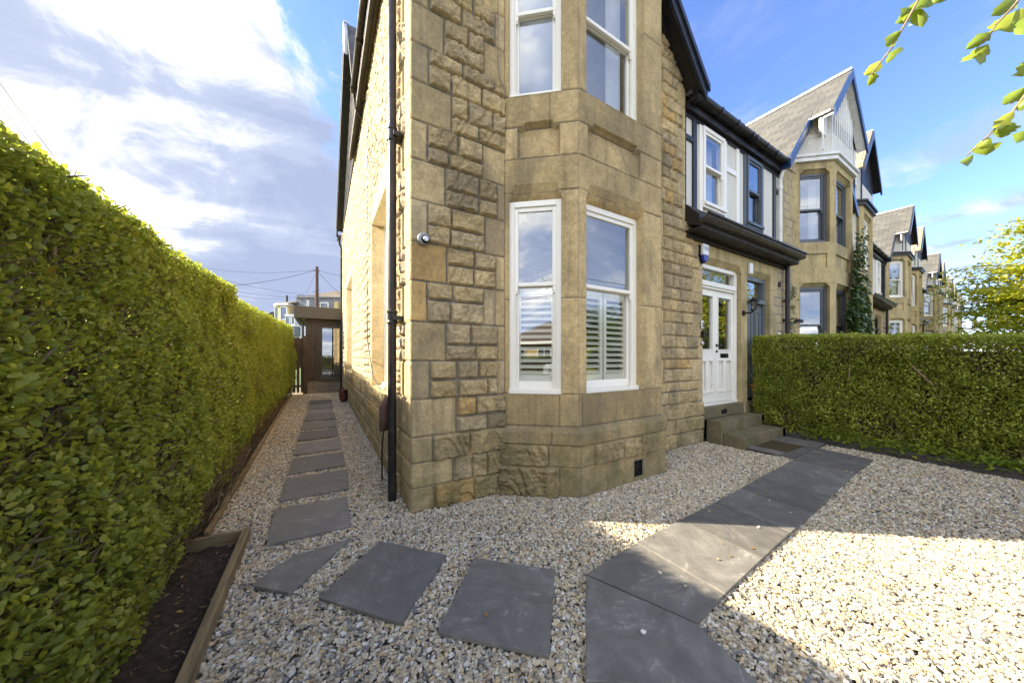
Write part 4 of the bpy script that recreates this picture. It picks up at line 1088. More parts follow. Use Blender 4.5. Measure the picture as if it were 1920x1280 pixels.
    MB().lathe((a+0.07, y+0.03, 1.55), [(0.012, 0), (0.012, 0.03), (0.028, 0.04), (0.028, 0.06), (0.01, 0.07)], 12, (0, -1, 0)).build('handle', M['steel'], D)
    MB().box(d0+0.09, d1-0.09, y+0.05, y+0.056, 2.58, 2.95).build('fanlight_pane', M['glass'], root, uv=False)
    MB().box(4.80, W-0.05, -0.02, 0.10, 0.0, 0.565).box(4.86, W-0.05, -0.26, -0.021, -0.05, 0.372).box(4.90, W-0.05, -0.575, -0.261, -0.05, 0.182).build('step', M['step'], root)
    mb = MB(); mb.tube([(4.19, -0.085, 0), (4.19, -0.085, 3.39)], 0.042, 12)
    for z in (1.3, 2.6): mb.lathe((4.19, -0.085, z), [(0.042, 0), (0.052, 0.005), (0.052, 0.06), (0.042, 0.065)], 12); mb.box(4.15, 4.23, -0.08, 0, z+0.02, z+0.05)
    mb.build('downpipe', M['pipe'], root)
    mb = MB(); mb.tube([(4.40, -0.10, 5.46), (4.40, -0.05, 5.28), (4.40, -0.03, 5.20), (4.40, -0.03, 3.78)], 0.035, 12); mb.lathe((4.40, -0.03, 5.0), [(0.035, 0), (0.046, 0.01), (0.046, 0.06), (0.035, 0.07)], 12)
    mb.build('downpipe', M['white_old'] if gable == 'boards' else M['pipe'], root)
    # hidden volume
    MB().box(0.32, W, 0.5, 0.55, 0.3, 5.4).box(0.32, 4.2, 0.31, 0.5, 3.3, 3.5).box(0.05, 0.3, 0.3, 8, 0, 5.4).box(W-0.05, W-0.02, 0.3, 8, 0, 5.4).build('interior_wall', M['inner'], root)
    return root
H2 = terrace_house('terraced_house', 'second terrace house, slate grey sashes and door, white boarded gable with blue verge', 5.907, M['grey_paint'], M['door_grey'], 'boards', M['slate'], M['blue'], M['white_old'], M['white_old'], 0, porchw=(5.18, 5.80))
H2.location = (6.91+5.907, OY, 0); H2.scale = (-1, 1, 1)
def rdw(r, d): return Vector((SA*r+CA*d, -CA*r+SA*d))
ew = rdw(0.836, 0.549); ew.normalize(); fw = Vector((-ew.y, ew.x)); ang = math.atan2(ew.y, ew.x)
def place(o, r, d, mirror):
    a = rdw(r, d)
    if mirror: p = a+ew*2.15+fw*0.62; o.scale = (-1, 1, 1)
    else: p = a-ew*2.15+fw*0.62; o.scale = (1, 1, 1)
    o.location = (p.x, p.y, 0); o.rotation_euler = (0, 0, ang)
H3 = terrace_house('terraced_house', 'third terrace house, black and white striped gable, brown slates, ivy at its side', 6.42, M['white'], M['black'], 'stripe', M['slate_brown'], M['barge'], M['black'], M['black'], 1)
place(H3, 10.80, 9.50, False)
H4 = terrace_house('terraced_house', 'fourth house of the terrace, broad grey slate roof and white-framed bay windows', 6.42, M['white'], M['black'], 'stripe', M['slate'], M['barge'], M['black'], M['black'], 1)
place(H4, 17.96, 14.2, True)
far = [(21.4, 16.5, 0, 'fifth house of the terrace, striped gable just beyond the broad grey slate roof'),
       (27.9, 20.7, 1, 'sixth house of the terrace, standing below the tip of the yellow tree branch'),
       (30.9, 22.7, 0, 'seventh house of the terrace, its narrow gable just beyond the sixth'),
       (38.0, 27.4, 1, 'eighth house of the terrace, small and half behind the tree branches'),
       (41.2, 29.5, 0, 'ninth house of the terrace, small gable paired with the eighth'),
       (48.0, 33.9, 1, 'tenth house of the terrace, tiny and nearest but one to its far end'),
       (51.3, 36.1, 0, 'last visible house at the far end of the terrace')]
for r, d, mir, lab in far:
    c = copy_tree(H4 if mir else H3); c['label'] = lab; place(c, r, d, bool(mir))
for o in (H3, H4): o['group'] = 'houses of the terrace'
for o in COL.objects:
    if o.name.startswith('terraced_house'): o['group'] = 'houses of the terrace'

# ------------------------------------------------------------ things fixed to the fronts
def lantern(name, label, x, z, y=OY, s=1.0):
    t = empty(name, (x, y, z)); tag(t, label, 'wall lantern')
    mb = MB(); mb.lathe((0, 0, 0), [(0.055*s, 0), (0.055*s, 0.02), (0.03*s, 0.03), (0.02*s, 0.05)], 14, (0, -1, 0)); mb.tube([(0, -0.03, 0), (0, -0.10*s, -0.01), (0, -0.15*s, 0.0), (0, -0.17*s, 0.03)], 0.014*s, 8)
    mb.lathe((0, -0.17*s, 0.02), [(0.02*s, 0), (0.05*s, 0.02), (0.05*s, 0.035)], 10)
    mb.build('bracket', M['black_pl'], t)
    mb = MB(); n = 6; cy = -0.17*s
    for k in range(n):
        a = 2*PI*k/n; c, q = math.cos(a), math.sin(a)
        mb.beam((0.045*s*c, cy+0.045*s*q, 0.05*s), (0.082*s*c, cy+0.082*s*q, 0.20*s), 0.009*s, 0.009*s)
    mb.lathe((0, cy, 0.20*s), [(0.10*s, 0), (0.105*s, 0.01), (0.06*s, 0.05*s), (0.02*s, 0.075*s), (0.006*s, 0.10*s)], 6)
    mb.build('cage', M['black_pl'], t)
    MB().lathe((0, cy, 0.05*s), [(0.040*s, 0), (0.076*s, 0.148*s)], 6).build('lantern_glass', M['lampglass'], t, uv=False)
    return t
lantern('wall_lantern', 'black six-sided coach lantern on the stone pier between the two front doors', 6.86, 2.25, OY, 0.95)
t = empty('wall_lantern', (8.66, OY, 2.22)); tag(t, 'small black hooded wall lamp beside the neighbour\'s downpipe', 'wall lamp')
MB().lathe((0, 0, 0), [(0.04, 0), (0.04, 0.02), (0.012, 0.03)], 12, (0, -1, 0)).tube([(0, -0.02, 0), (0, -0.22, 0.02), (0, -0.26, -0.02)], 0.011, 8).lathe((0, -0.26, -0.07), [(0.09, 0), (0.085, 0.03), (0.05, 0.06), (0.02, 0.07)], 14).build('bracket', M['black_pl'], t)
MB().lathe((0, -0.26, -0.19), [(0.03, 0), (0.05, 0.03), (0.055, 0.12)], 14).build('lamp_glass', M['lampglass'], t, smooth=True, uv=False)
# burglar alarm box
t = empty('alarm_box', (5.43, OY, 3.12)); tag(t, 'white and blue burglar alarm box under the porch canopy, left of the white door', 'alarm box')
mb = MB(); mb.prism([(-0.085, -0.03, 0.16), (0.085, -0.03, 0.16), (0.085, -0.03, -0.02), (0.05, -0.03, -0.02), (-0.05, -0.03, -0.02), (-0.085, -0.03, -0.02)], (0, -0.05, 0)).build('cover', M['white_pl'], t, bevel=0.012, seg=3)
MB().prism([(-0.085, -0.028, -0.021), (0.085, -0.028, -0.021), (0.055, -0.028, -0.11), (0.0, -0.028, -0.145), (-0.055, -0.028, -0.11)], (0, -0.05, 0)).build('lower_cover', M['blue_pl'], t, bevel=0.008)
MB().prism([(-0.095, 0, 0.15), (0.095, 0, 0.15), (0.095, 0, -0.03), (0.06, 0, -0.12), (0, 0, -0.155), (-0.06, 0, -0.12), (-0.095, 0, -0.03)], (0, -0.027, 0)).build('back_plate', M['black_pl'], t)
text_mesh('lettering', 'CSG', 0.075, M['black_pl'], t, (0, -0.0815, 0.085), (PI/2, 0, 0))
t = MB().prism([(-0.06, 0, -0.11), (0.06, 0, -0.11), (0.06, 0, 0.11), (-0.06, 0, 0.11)], (0, -0.06, 0)).build('alarm_box', M['white_pl'], None, bevel=0.025, seg=4)
t.location = (7.08, OY, 3.12); tag(t, 'plain rounded white alarm box on the stone lintel above the lantern', 'alarm box')
t = MB().prism([(-0.035, 0, -0.055), (0.035, 0, -0.055), (0.035, 0, 0.055), (-0.035, 0, 0.055)], (0, -0.035, 0)).build('floodlight_sensor', M['black_pl'], None, bevel=0.01)
t.location = (8.42, OY, 2.97); tag(t, 'small black sensor at the top of the neighbour\'s downpipe', 'sensor')
t = MB().box(-0.045, 0.045, -0.03, 0, -0.07, 0.07).build('meter_cover', M['white_pl'], None, bevel=0.008); t.location = (8.42, OY, 1.86); tag(t, 'small white plate on the stone by the grey door, just above the hedge', 'cover plate')
# number plate, bell, key safe
t = empty('number_plate', (5.405, OY-0.03, 1.955)); tag(t, 'small white plate with a black oval and the number 1, beside the white door', 'house number')
MB().box(-0.035, 0.035, -0.012, 0.01, -0.065, 0.065).build('plate', M['white_pl'], t, bevel=0.012)
MB().lathe((0, -0.0125, 0), [(0.026, 0), (0.026, 0.002)], 20, (0, -1, 0)).xf(lambda p: (p[0], p[1], p[2]*1.75)).build('oval', M['black_pl'], t)
text_mesh('numeral', '1', 0.062, M['white_pl'], t, (0, -0.0155, 0), (PI/2, 0, 0))
t = MB().box(-0.035, 0.035, -0.04, 0.01, -0.055, 0.055).build('doorbell', M['black_pl'], None, bevel=0.006); t.location = (5.42, OY-0.028, 1.80); tag(t, 'black video doorbell under the number plate', 'doorbell')
t = MB().lathe((0, 0, 0), [(0.036, -0.01), (0.036, 0.01), (0.028, 0.016), (0.02, 0.02), (0.018, 0.014), (0.008, 0.014)], 18, (0, -1, 0)).build('bell_pull', M['steel'], None, smooth=False); t.location = (5.425, OY-0.022, 1.645); tag(t, 'round metal bell pull below the video doorbell', 'bell pull')
# security camera on the corner
M['camgrey'] = m_paint('pale_grey_plastic', (0.30, 0.30, 0.30), 0.3, 0.05)
t = empty('security_camera', (0.79, OY-0.01, 2.505)); tag(t, 'small grey dome security camera on the corner stones', 'security camera')
MB().lathe((0, 0, 0), [(0.055, -0.005), (0.057, 0.02), (0.050, 0.04), (0.040, 0.045)], 26, (0, -1, 0)).build('housing', M['camgrey'], t, smooth=True)
prof = [(0.040*math.cos(a), 0.040+0.036*math.sin(a)) for a in [i*PI/2/7 for i in range(7)]]
MB().lathe((0.006, 0, -0.004), prof+[(0.002, 0.076)], 26, (0.15, -1, -0.12)).build('lens_ball', M['black_pl'], t, smooth=True)
MB().lathe((0.010, -0.066, -0.012), [(0.024, 0), (0.024, 0.012), (0.018, 0.014)], 20, (0.15, -1, -0.12)).build('lens_ring', M['steel'], t)
# aerial cable down the bay junction
t = MB().tube([(0.683+0.895, OY-0.014, 6.4), (0.683+0.89, OY-0.014, 4.9), (0.683+0.885, OY-0.014, 4.60), (0.683+0.90, OY-0.016, 4.38), (0.683+0.955, OY-0.03, 4.22), (0.683+0.99, OY-0.055, 4.17)], 0.0035, 6).build('cable', M['greywire'], None, uv=False)
tag(t, 'thin grey cable running down the stone beside the upper bay window', 'cable')
t = MB().tube([(0.655, OY+3.05, 6.2), (0.655, OY+3.03, 4.0), (0.655, OY+3.0, 2.4), (0.64, OY+2.9, 1.7), (0.645, OY+2.2, 1.12), (0.645, OY+1.6, 1.02), (0.65, OY+1.5, 1.0)], 0.008, 6).build('cable', M['wire'], None, uv=False)
tag(t, 'dark cable looping down the side wall to the window sill', 'cable')
# lagged standpipe by the downpipe
t = empty('standpipe', (0.60, OY+0.95, 0)); tag(t, 'thin black pipe with a foam-lagged top against the side wall, left of the downpipe', 'pipe')
MB().tube([(-0.02, -0.02, 0.0), (-0.02, 0.0, 0.35), (0.0, 0.0, 0.62)], 0.009, 8).build('pipe', M['pipe'], t)
MB().tube([(0.0, 0.0, 0.58), (0.0, 0.0, 0.72), (0.0, -0.01, 0.84), (0.03, -0.04, 0.93), (0.07, -0.05, 0.95)], [0.045, 0.05, 0.05, 0.045, 0.035], 12).build('lagging', M['foam'], t, smooth=True)
# wellington boots or bucket by the back corner
t = empty('rubber_bag', (0.55, 11.2, 0)); tag(t, 'dark red rubber tub slumped against the far end of the side wall', 'tub')
mb = MB(); mb.lathe((0, 0, 0), [(0.08, 0), (0.12, 0.08), (0.13, 0.22), (0.10, 0.34), (0.12, 0.40), (0.10, 0.40), (0.08, 0.32)], 14); mb.xf(lambda p: (p[0]*0.8+p[2]*0.15*math.sin(p[1]*30), p[1]*1.2, p[2])); mb.build('tub', M['red_rubber'], t, smooth=True)
MB().tube([(-0.08, 0.04, 0.36), (-0.10, 0, 0.46), (-0.04, -0.06, 0.50), (0.02, -0.08, 0.40)], 0.012, 8).build('handle', M['red_rubber'], t)
# television aerial over the porch roof
_a = rdw((1352-960)/596*10.5, 10.5); t = empty('television_aerial', (_a.x, _a.y, 7.75)); tag(t, 'thin television aerial above the porch roof gutter', 'aerial')
MB().tube([(0, 0, 0), (0, 0, 1.35)], 0.018, 8).build('mast', M['steel'], t)
mb = MB(); mb.tube([(-0.55, 0.1, 1.25), (0.62, -0.1, 1.40)], 0.010, 6)
for i in range(9):
    k = i/8; mb.tube([(-0.5+1.05*k, 0.09-0.18*k-0.12, 1.255+0.135*k), (-0.5+1.05*k, 0.09-0.18*k+0.12, 1.255+0.135*k)], 0.005, 5)
mb.build('boom', M['steel'], t)
# neighbour's flower pot and boot stand on the top step
t = empty('flower_pot', (7.16, OY-0.10, 0.375)); tag(t, 'terracotta pot with a small leafy plant outside the grey door, at the hedge end', 'flower pot')
MB().lathe((0, 0, 0.36), [(0.07, 0), (0.10, 0.13), (0.115, 0.13), (0.115, 0.17), (0.095, 0.17), (0.09, 0.12)], 18).build('pot', M['terracotta'], t, smooth=False)
mb = MB()
for s_ in (-1, 1): mb.beam((-0.1, 0.09*s_, 0), (-0.1, 0.09*s_, 0.36), 0.015, 0.015).beam((0.1, 0.09*s_, 0), (0.1, 0.09*s_, 0.36), 0.015, 0.015)
mb.box(-0.12, 0.12, -0.11, 0.11, 0.345, 0.36).box(-0.1, 0.1, -0.09, 0.09, 0.12, 0.13); mb.build('stand', M['pipe'], t)
MB().lathe((0.0, 0, 0.13), [(0.05, 0), (0.07, 0.10), (0.065, 0.18)], 14).build('pot', M['terracotta'], t)
t = MB().tube([(6.98, OY-0.015, 0.95), (6.98, OY-0.06, 0.95), (6.99, OY-0.07, 0.93), (7.14, OY-0.07, 0.93)], 0.013, 8).build('boot_rail', M['pipe'], None); tag(t, 'short black iron rail at the foot of the stone pier between the doors', 'rail')
# ------------------------------------------------------------ ground
def ground_sheet(name, x0, x1, y0, y1, z, m, kind='structure'):
    o = MB().poly([(x0, y0, z), (x1, y0, z), (x1, y1, z), (x0, y1, z)]).build(name, m); o['kind'] = kind; return o
ground_sheet('ground', -400, 400, -400, 400, -0.06, M['lawn'])
ground_sheet('gravel_yard', -0.95, 7.2, -2.6, 20.0, -0.012, M['bed'])
ground_sheet('pavement', -200, 200, -5.4, -3.0, -0.05, M['pave'])
ground_sheet('road', -200, 200, -12.5, -5.5, -0.054, M['asphalt'])
# soil strip under the left hedge
n = 90
gx, gy = np.meshgrid(np.linspace(-1.35, -0.50, 44), np.linspace(0.2, 14.4, 700))
gz = -0.035+0.05*fbm(gx*7, gy*7, 3)+0.03*fbm(gx*25, gy*25, 9)
gxx = np.where((gy > 3.25), np.minimum(gx, -0.80-0.0215*(gy-3.3)), np.minimum(gx, -0.55))
idx = np.arange(gx.size).reshape(gx.shape)
Q = np.stack([idx[:-1, :-1], idx[:-1, 1:], idx[1:, 1:], idx[1:, :-1]], -1).reshape(-1, 4)
o = np_mesh('flower_bed', np.stack([gxx, gy, gz], -1).reshape(-1, 3), Q, M['soil'], smooth=True); o['kind'] = 'structure'
# timber edging
def board(a, b, h, w, label, m=M['board'], name='edging_board'):
    a = Vector(a); b = Vector(b); d = b-a; L = d.length; mb = MB(); n = max(2, int(L/0.5))
    mb.box(0, L, -w/2, w/2, -0.04, h)
    o = mb.build(name, m, None, bevel=0.006); o.location = (a.x, a.y, 0); o.rotation_euler = (0, 0, math.atan2(d.y, d.x))
    tag(o, label, 'edging board', 'timber edging boards'); return o
M['board'] = m_wood('weathered_timber_edging_long', (0.26, 0.19, 0.09), (0.12, 0.09, 0.045), axis=(1, 9, 14), sc=4)
M['sleeper'] = m_wood('dark_timber_sleeper_long', (0.080, 0.072, 0.062), (0.035, 0.030, 0.026), axis=(1, 9, 14), sc=4)
board((-0.78, 3.34), (-1.005, 14.2), 0.07, 0.035, 'long timber edging board between the side gravel and the hedge bed', M['board'])
board((-0.86, 3.215), (-0.535, 3.19), 0.085, 0.035, 'short timber edging board closing the end of the dark planting bed', M['board'])
board((-0.515, 3.215), (-0.49, 0.1), 0.09, 0.045, 'thick timber edging board nearest the camera, along the dark planting bed', M['board'])
board((7.10, 2.42), (6.90, -0.9), 0.11, 0.07, 'dark timber sleeper edging the gravel under the right-hand hedge', M['sleeper'])

# ------------------------------------------------------------ paving
SLABS = []
def slab(pts, label, group, top=0.034, th=0.022, tilt=(0, 0)):
    cx = sum(p[0] for p in pts)/len(pts); cy = sum(p[1] for p in pts)/len(pts)
    mb = MB(); mb.zprism([(p[0]-cx, p[1]-cy) for p in pts], -th, 0)
    o = mb.build('paving_slab', M['slab'], None, bevel=0.0025, seg=2)
    o.location = (cx, cy, top); o.rotation_euler = (tilt[0], tilt[1], 0)
    tag(o, label, 'paving slab', group); SLABS.append(pts); return o
GS = 'stepping slabs down the side path'
side = [((2.955, 3.60), 'nearest square-cut slab on the side path, just past the angled offcut'), ((3.79, 4.44), 'second square slab up the side path from the angled offcut'),
        ((4.63, 5.27), 'third square slab up the side path from the angled offcut'), ((5.485, 6.175), 'fourth square slab up the side path from the angled offcut'),
        ((6.36, 7.08), 'fifth square slab up the side path, halfway to the gate'), ((7.24, 8.01), 'sixth square slab up the side path, just past halfway'),
        ((8.21, 8.965), 'fourth slab back from the garden room end of the side path'), ((9.10, 9.89), 'third slab back from the garden room end of the side path'),
        ((10.0, 10.95), 'last but one slab before the garden room on the side path'), ((11.08, 11.95), 'farthest slab on the side path, closest to the garden room')]
for i, ((a, b), lab) in enumerate(side):
    r = random.Random(i); x0, x1 = -0.36+0.006*r.uniform(-1, 1), 0.225+0.02*r.random()
    if i == 0: P = [(-0.36, 2.96), (0.20, 2.93), (0.21, 3.58), (-0.38, 3.61)]
    else: P = [(x0, a+0.02*r.uniform(-1, 1)), (x1, a+0.02*r.uniform(-1, 1)), (x1+0.01, b+0.02*r.uniform(-1, 1)), (x0, b+0.02*r.uniform(-1, 1))]
    slab(P, lab, GS, 0.032+0.004*r.random(), tilt=(0.004*r.uniform(-1, 1), 0.004*r.uniform(-1, 1)))
slab([(-0.17, 2.29), (0.19, 2.74), (-0.165, 2.70), (-0.30, 2.60), (-0.365, 2.47)], 'five-sided offcut slab with a pale worn end, where the side path turns', GS)
slab([(-0.02, 2.16), (0.35, 1.73), (0.75, 2.16), (0.37, 2.585)], 'large square slab in front of the house corner, dappled with sun, left of the pair', 'square slabs curving past the corner')
slab([(0.50, 1.58), (0.91, 1.19), (1.31, 1.65), (0.90, 2.03)], 'large square slab with a pale vein, alone in the gravel below the bay', 'square slabs curving past the corner')
GM = 'slabs of the path to the front door'
def pq(a, b, c, d): return [a, b, c, d]
jt = [((1.452, 1.508), (1.685, 0.938)), ((2.02, 1.575), (2.03, 0.968)), ((2.622, 1.60), (2.615, 1.005)), ((3.23, 1.62), (3.20, 1.040)), ((3.80, 1.655), (3.775, 1.07)),
      ((4.36, 1.69), (4.345, 1.10)), ((4.92, 1.715), (4.92, 1.14)), ((5.43, 1.75), (5.50, 1.17)), ((6.50, 1.80), (6.42, 1.20))]
labs = ['slab in shade at the bend of the door path, tapering towards the corner', 'brightest fully sunlit slab of the door path', 'door path slab cut across by the shadow edge, sunlit at its near corner',
        'first fully shaded door path slab beyond the shadow edge', 'second shaded door path slab beyond the shadow edge', 'third shaded door path slab, beside the middle of the gravel',
        'shaded door path slab last but one before the steps', 'longest shaded slab, at the end of the door path by the sleeper edging']
g_ = 0.006
for i in range(8):
    (a, b), (c, d) = jt[i], jt[i+1]
    slab([(b[0]+g_, b[1]), (d[0]-g_, d[1]), (c[0]-g_, c[1]), (a[0]+g_, a[1])], labs[i], GM, 0.036)
slab([(1.443, 1.503), (1.02, 1.063), (0.975, 1.012), (1.24, 0.84), (1.37, 0.75), (1.60, 0.62), (1.68, 0.93)], 'many-sided dark slab with a pale veined edge, at the foot of the door path', GM, 0.036)
slab([(0.965, 1.00), (1.232, 0.832), (1.36, 0.742), (0.95, 0.30), (0.45, 0.62)], 'slab cut off by the bottom edge of the photo, at the foot of the door path', GM, 0.036)
slab([(5.55, 1.765), (6.49, 1.81), (6.49, 1.93), (5.58, 1.93)], 'narrow slab strip in front of the doormat drain', GM, 0.034)
slab([(5.59, 1.935), (5.80, 1.935), (5.80, 2.36), (5.62, 2.36)], 'small slab against the corner of the bottom step', GM, 0.034)
slab([(6.49, 1.81), (6.95, 1.83), (6.95, 2.36), (6.49, 2.36)], 'small slab to the right of the mossy doormat', GM, 0.034)
o = MB().box(5.81, 6.48, 1.94, 2.34, 0.0, 0.03).build('doormat', M['mat'], None, bevel=0.01); tag(o, 'mossy brown doormat at the foot of the stone steps', 'doormat')
SLABS += [[(5.5, 2.3), (7.2, 2.3), (7.2, 3.0), (5.5, 3.0)], [(5.55, 1.76), (6.95, 1.80), (6.95, 2.4), (5.55, 2.4)]]

# ------------------------------------------------------------ gravel: one mass of loose stones
def in_poly(x, y, P):
    c = np.zeros(x.shape, bool); n = len(P)
    for i in range(n):
        x1, y1 = P[i]; x2, y2 = P[(i+1) % n]
        if y1 == y2: continue
        t = ((y1 > y) != (y2 > y)) & (x < (x2-x1)*(y-y1)/(y2-y1)+x1); c ^= t
    return c
def shrink(P, d):
    cx = sum(p[0] for p in P)/len(P); cy = sum(p[1] for p in P)/len(P); out = []
    for x, y in P:
        L = math.hypot(x-cx, y-cy); out.append((cx+(x-cx)*(1-d/L), cy+(y-cy)*(1-d/L)))
    return out
def scatter(x0, x1, y0, y1, dens, rs):
    n = int((x1-x0)*(y1-y0)*dens); return np.stack([rs.uniform(x0, x1, n), rs.uniform(y0, y1, n)], 1)
rs = np.random.RandomState(3)
pts = np.concatenate([scatter(-0.82, 4.2, 0.3, 3.0, 7200, rs), scatter(4.2, 7.05, -0.1, 3.0, 4800, rs), scatter(1.6, 4.2, -0.15, 0.3, 7200, rs), scatter(-1.0, 0.70, 3.0, 6.5, 5500, rs), scatter(-1.03, 0.70, 6.5, 15.9, 2300, rs)])
X, Y = pts[:, 0], pts[:, 1]
keep = np.ones(len(X), bool)
stray = rs.rand(len(X)) < 0.0005; on = np.zeros(len(X), bool)
for P in SLABS:
    q = in_poly(X, Y, shrink(P, 0.012)); on |= q & stray; keep &= ~(q & ~stray)
keep &= ~((X > OX+0.0) & (Y > OY+0.0))
keep &= ~in_poly(X, Y, [(OX+0.97, OY+0.1), (OX+1.54, OY-0.53), (OX+2.96, OY-0.53), (OX+3.56, OY+0.1)])
bx = np.where(Y > 3.22, -0.765-0.0215*(Y-3.3), -0.49)
keep &= (X > bx)
keep &= X < 6.86+0.06*(Y)
rd_r = SA*X-CA*Y; rd_d = CA*X+SA*Y
keep &= (rd_d > 1.15) & (np.abs(rd_r) < rd_d*1.75+0.1)
pts = pts[keep]; on = on[keep]; X, Y = pts[:, 0], pts[:, 1]; N = len(X)
Z = -0.002+0.014*rs.rand(N)+0.030*(fbm(X*2.2, Y*2.2, 4)-0.5); Z = np.where(on, 0.044, Z)
o = bpy.data.meshes.new('gravel'); o.vertices.add(N); o.vertices.foreach_set('co', np.stack([X, Y, Z], 1).astype(np.float32).ravel())
a = o.attributes.new('rot', 'FLOAT_VECTOR', 'POINT'); a.data.foreach_set('vector', np.stack([rs.normal(0, 0.32, N), rs.normal(0, 0.32, N), rs.uniform(0, 6.283, N)], 1).astype(np.float32).ravel())
s = rs.uniform(0.0062, 0.0115, N)*(1+0.35*(rs.rand(N) < 0.12))*np.where(Y > 6.5, 1.25, 1.0)
a = o.attributes.new('scl', 'FLOAT_VECTOR', 'POINT'); a.data.foreach_set('vector', np.stack([s*rs.uniform(1.0, 1.6, N), s*rs.uniform(0.62, 0.95, N), s*rs.uniform(0.42, 0.7, N)], 1).astype(np.float32).ravel())
a = o.attributes.new('pick', 'INT', 'POINT'); a.data.foreach_set('value', rs.randint(0, 6, N).astype(np.int32))
o.update()
grav = bpy.data.objects.new('gravel', o); link(grav); grav['kind'] = 'stuff'; tag(grav, 'loose pale mixed gravel covering the yard and side path', 'gravel')
ng = bpy.data.node_groups.new('gravel_scatter', 'GeometryNodeTree')
ng.interface.new_socket('Geometry', in_out='INPUT', socket_type='NodeSocketGeometry'); ng.interface.new_socket('Geometry', in_out='OUTPUT', socket_type='NodeSocketGeometry')
def gn(t, **k):
    n = ng.nodes.new(t)
    for a, b in k.items(): setattr(n, a, b)
    return n
gi = gn('NodeGroupInput'); go = gn('NodeGroupOutput')
g2i = gn('GeometryNodeGeometryToInstance')
for k in range(6):
    ico = gn('GeometryNodeMeshIcoSphere'); ico.inputs['Radius'].default_value = 1.0; ico.inputs['Subdivisions'].default_value = 2
    no = gn('ShaderNodeTexNoise', noise_dimensions='4D'); no.inputs['W'].default_value = k*3.7; no.inputs['Scale'].default_value = 1.35; no.inputs['Detail'].default_value = 1.0
    sb = gn('ShaderNodeVectorMath', operation='SUBTRACT'); ng.links.new(no.outputs['Color'], sb.inputs[0]); sb.inputs[1].default_value = (0.5, 0.5, 0.5)
    sc = gn('ShaderNodeVectorMath', operation='SCALE'); ng.links.new(sb.outputs[0], sc.inputs[0]); sc.inputs['Scale'].default_value = 2.0
    sp = gn('GeometryNodeSetPosition'); ng.links.new(ico.outputs[0], sp.inputs['Geometry']); ng.links.new(sc.outputs[0], sp.inputs['Offset'])
    ng.links.new(sp.outputs[0], g2i.inputs[0])
iop = gn('GeometryNodeInstanceOnPoints'); iop.inputs['Pick Instance'].default_value = True
def na(nm, dt):
    n = gn('GeometryNodeInputNamedAttribute', data_type=dt); n.inputs['Name'].default_value = nm; return n.outputs[0]
e2r = gn('FunctionNodeEulerToRotation'); ng.links.new(na('rot', 'FLOAT_VECTOR'), e2r.inputs[0])
ng.links.new(gi.outputs[0], iop.inputs['Points']); ng.links.new(g2i.outputs[0], iop.inputs['Instance'])
ng.links.new(na('pick', 'INT'), iop.inputs['Instance Index']); ng.links.new(e2r.outputs[0], iop.inputs['Rotation']); ng.links.new(na('scl', 'FLOAT_VECTOR'), iop.inputs['Scale'])
sm = gn('GeometryNodeSetMaterial'); sm.inputs['Material'].default_value = M['pebble']; ng.links.new(iop.outputs[0], sm.inputs[0]); ng.links.new(sm.outputs[0], go.inputs[0])
o.materials.append(M['pebble'])
md = grav.modifiers.new('scatter', 'NODES'); md.node_group = ng
print('gravel stones', N)
# ------------------------------------------------------------ leaves
def leaf_arrays(p, a, nrm, L, W, col, fold=0.18, curl=0.10):
    """one pointed oval leaf of two folded halves per point"""
    a = a/np.linalg.norm(a, axis=1, keepdims=True)
    s = np.cross(a, nrm); s /= (np.linalg.norm(s, axis=1, keepdims=True)+1e-9); n = np.cross(s, a)
    L = L[:, None]; W = W[:, None]
    v = np.empty((len(p), 6, 3))
    v[:, 0] = p; v[:, 3] = p+a*L-n*curl*L
    v[:, 1] = p+a*L*0.28+s*W*0.46+n*fold*W; v[:, 2] = p+a*L*0.68+s*W*0.40+n*fold*W-n*curl*L*0.35
    v[:, 5] = p+a*L*0.28-s*W*0.46+n*fold*W; v[:, 4] = p+a*L*0.68-s*W*0.40+n*fold*W-n*curl*L*0.35
    b = (np.arange(len(p))*6)[:, None]
    q = np.concatenate([b+np.array([[0, 1, 2, 3]]), b+np.array([[3, 4, 5, 0]])], 1).reshape(-1, 4)
    c = np.repeat(np.stack([col, col, col], 1), 6, axis=0)
    return v.reshape(-1, 3), q, c
def unit(v): return v/(np.linalg.norm(v, axis=1, keepdims=True)+1e-9)
def leaves_obj(name, p, a, nrm, L, W, col, m, parent=None, **k):
    v, q, c = leaf_arrays(p, a, nrm, L, W, col, **k)
    return np_mesh(name, v, q, m, parent, c, smooth=False)
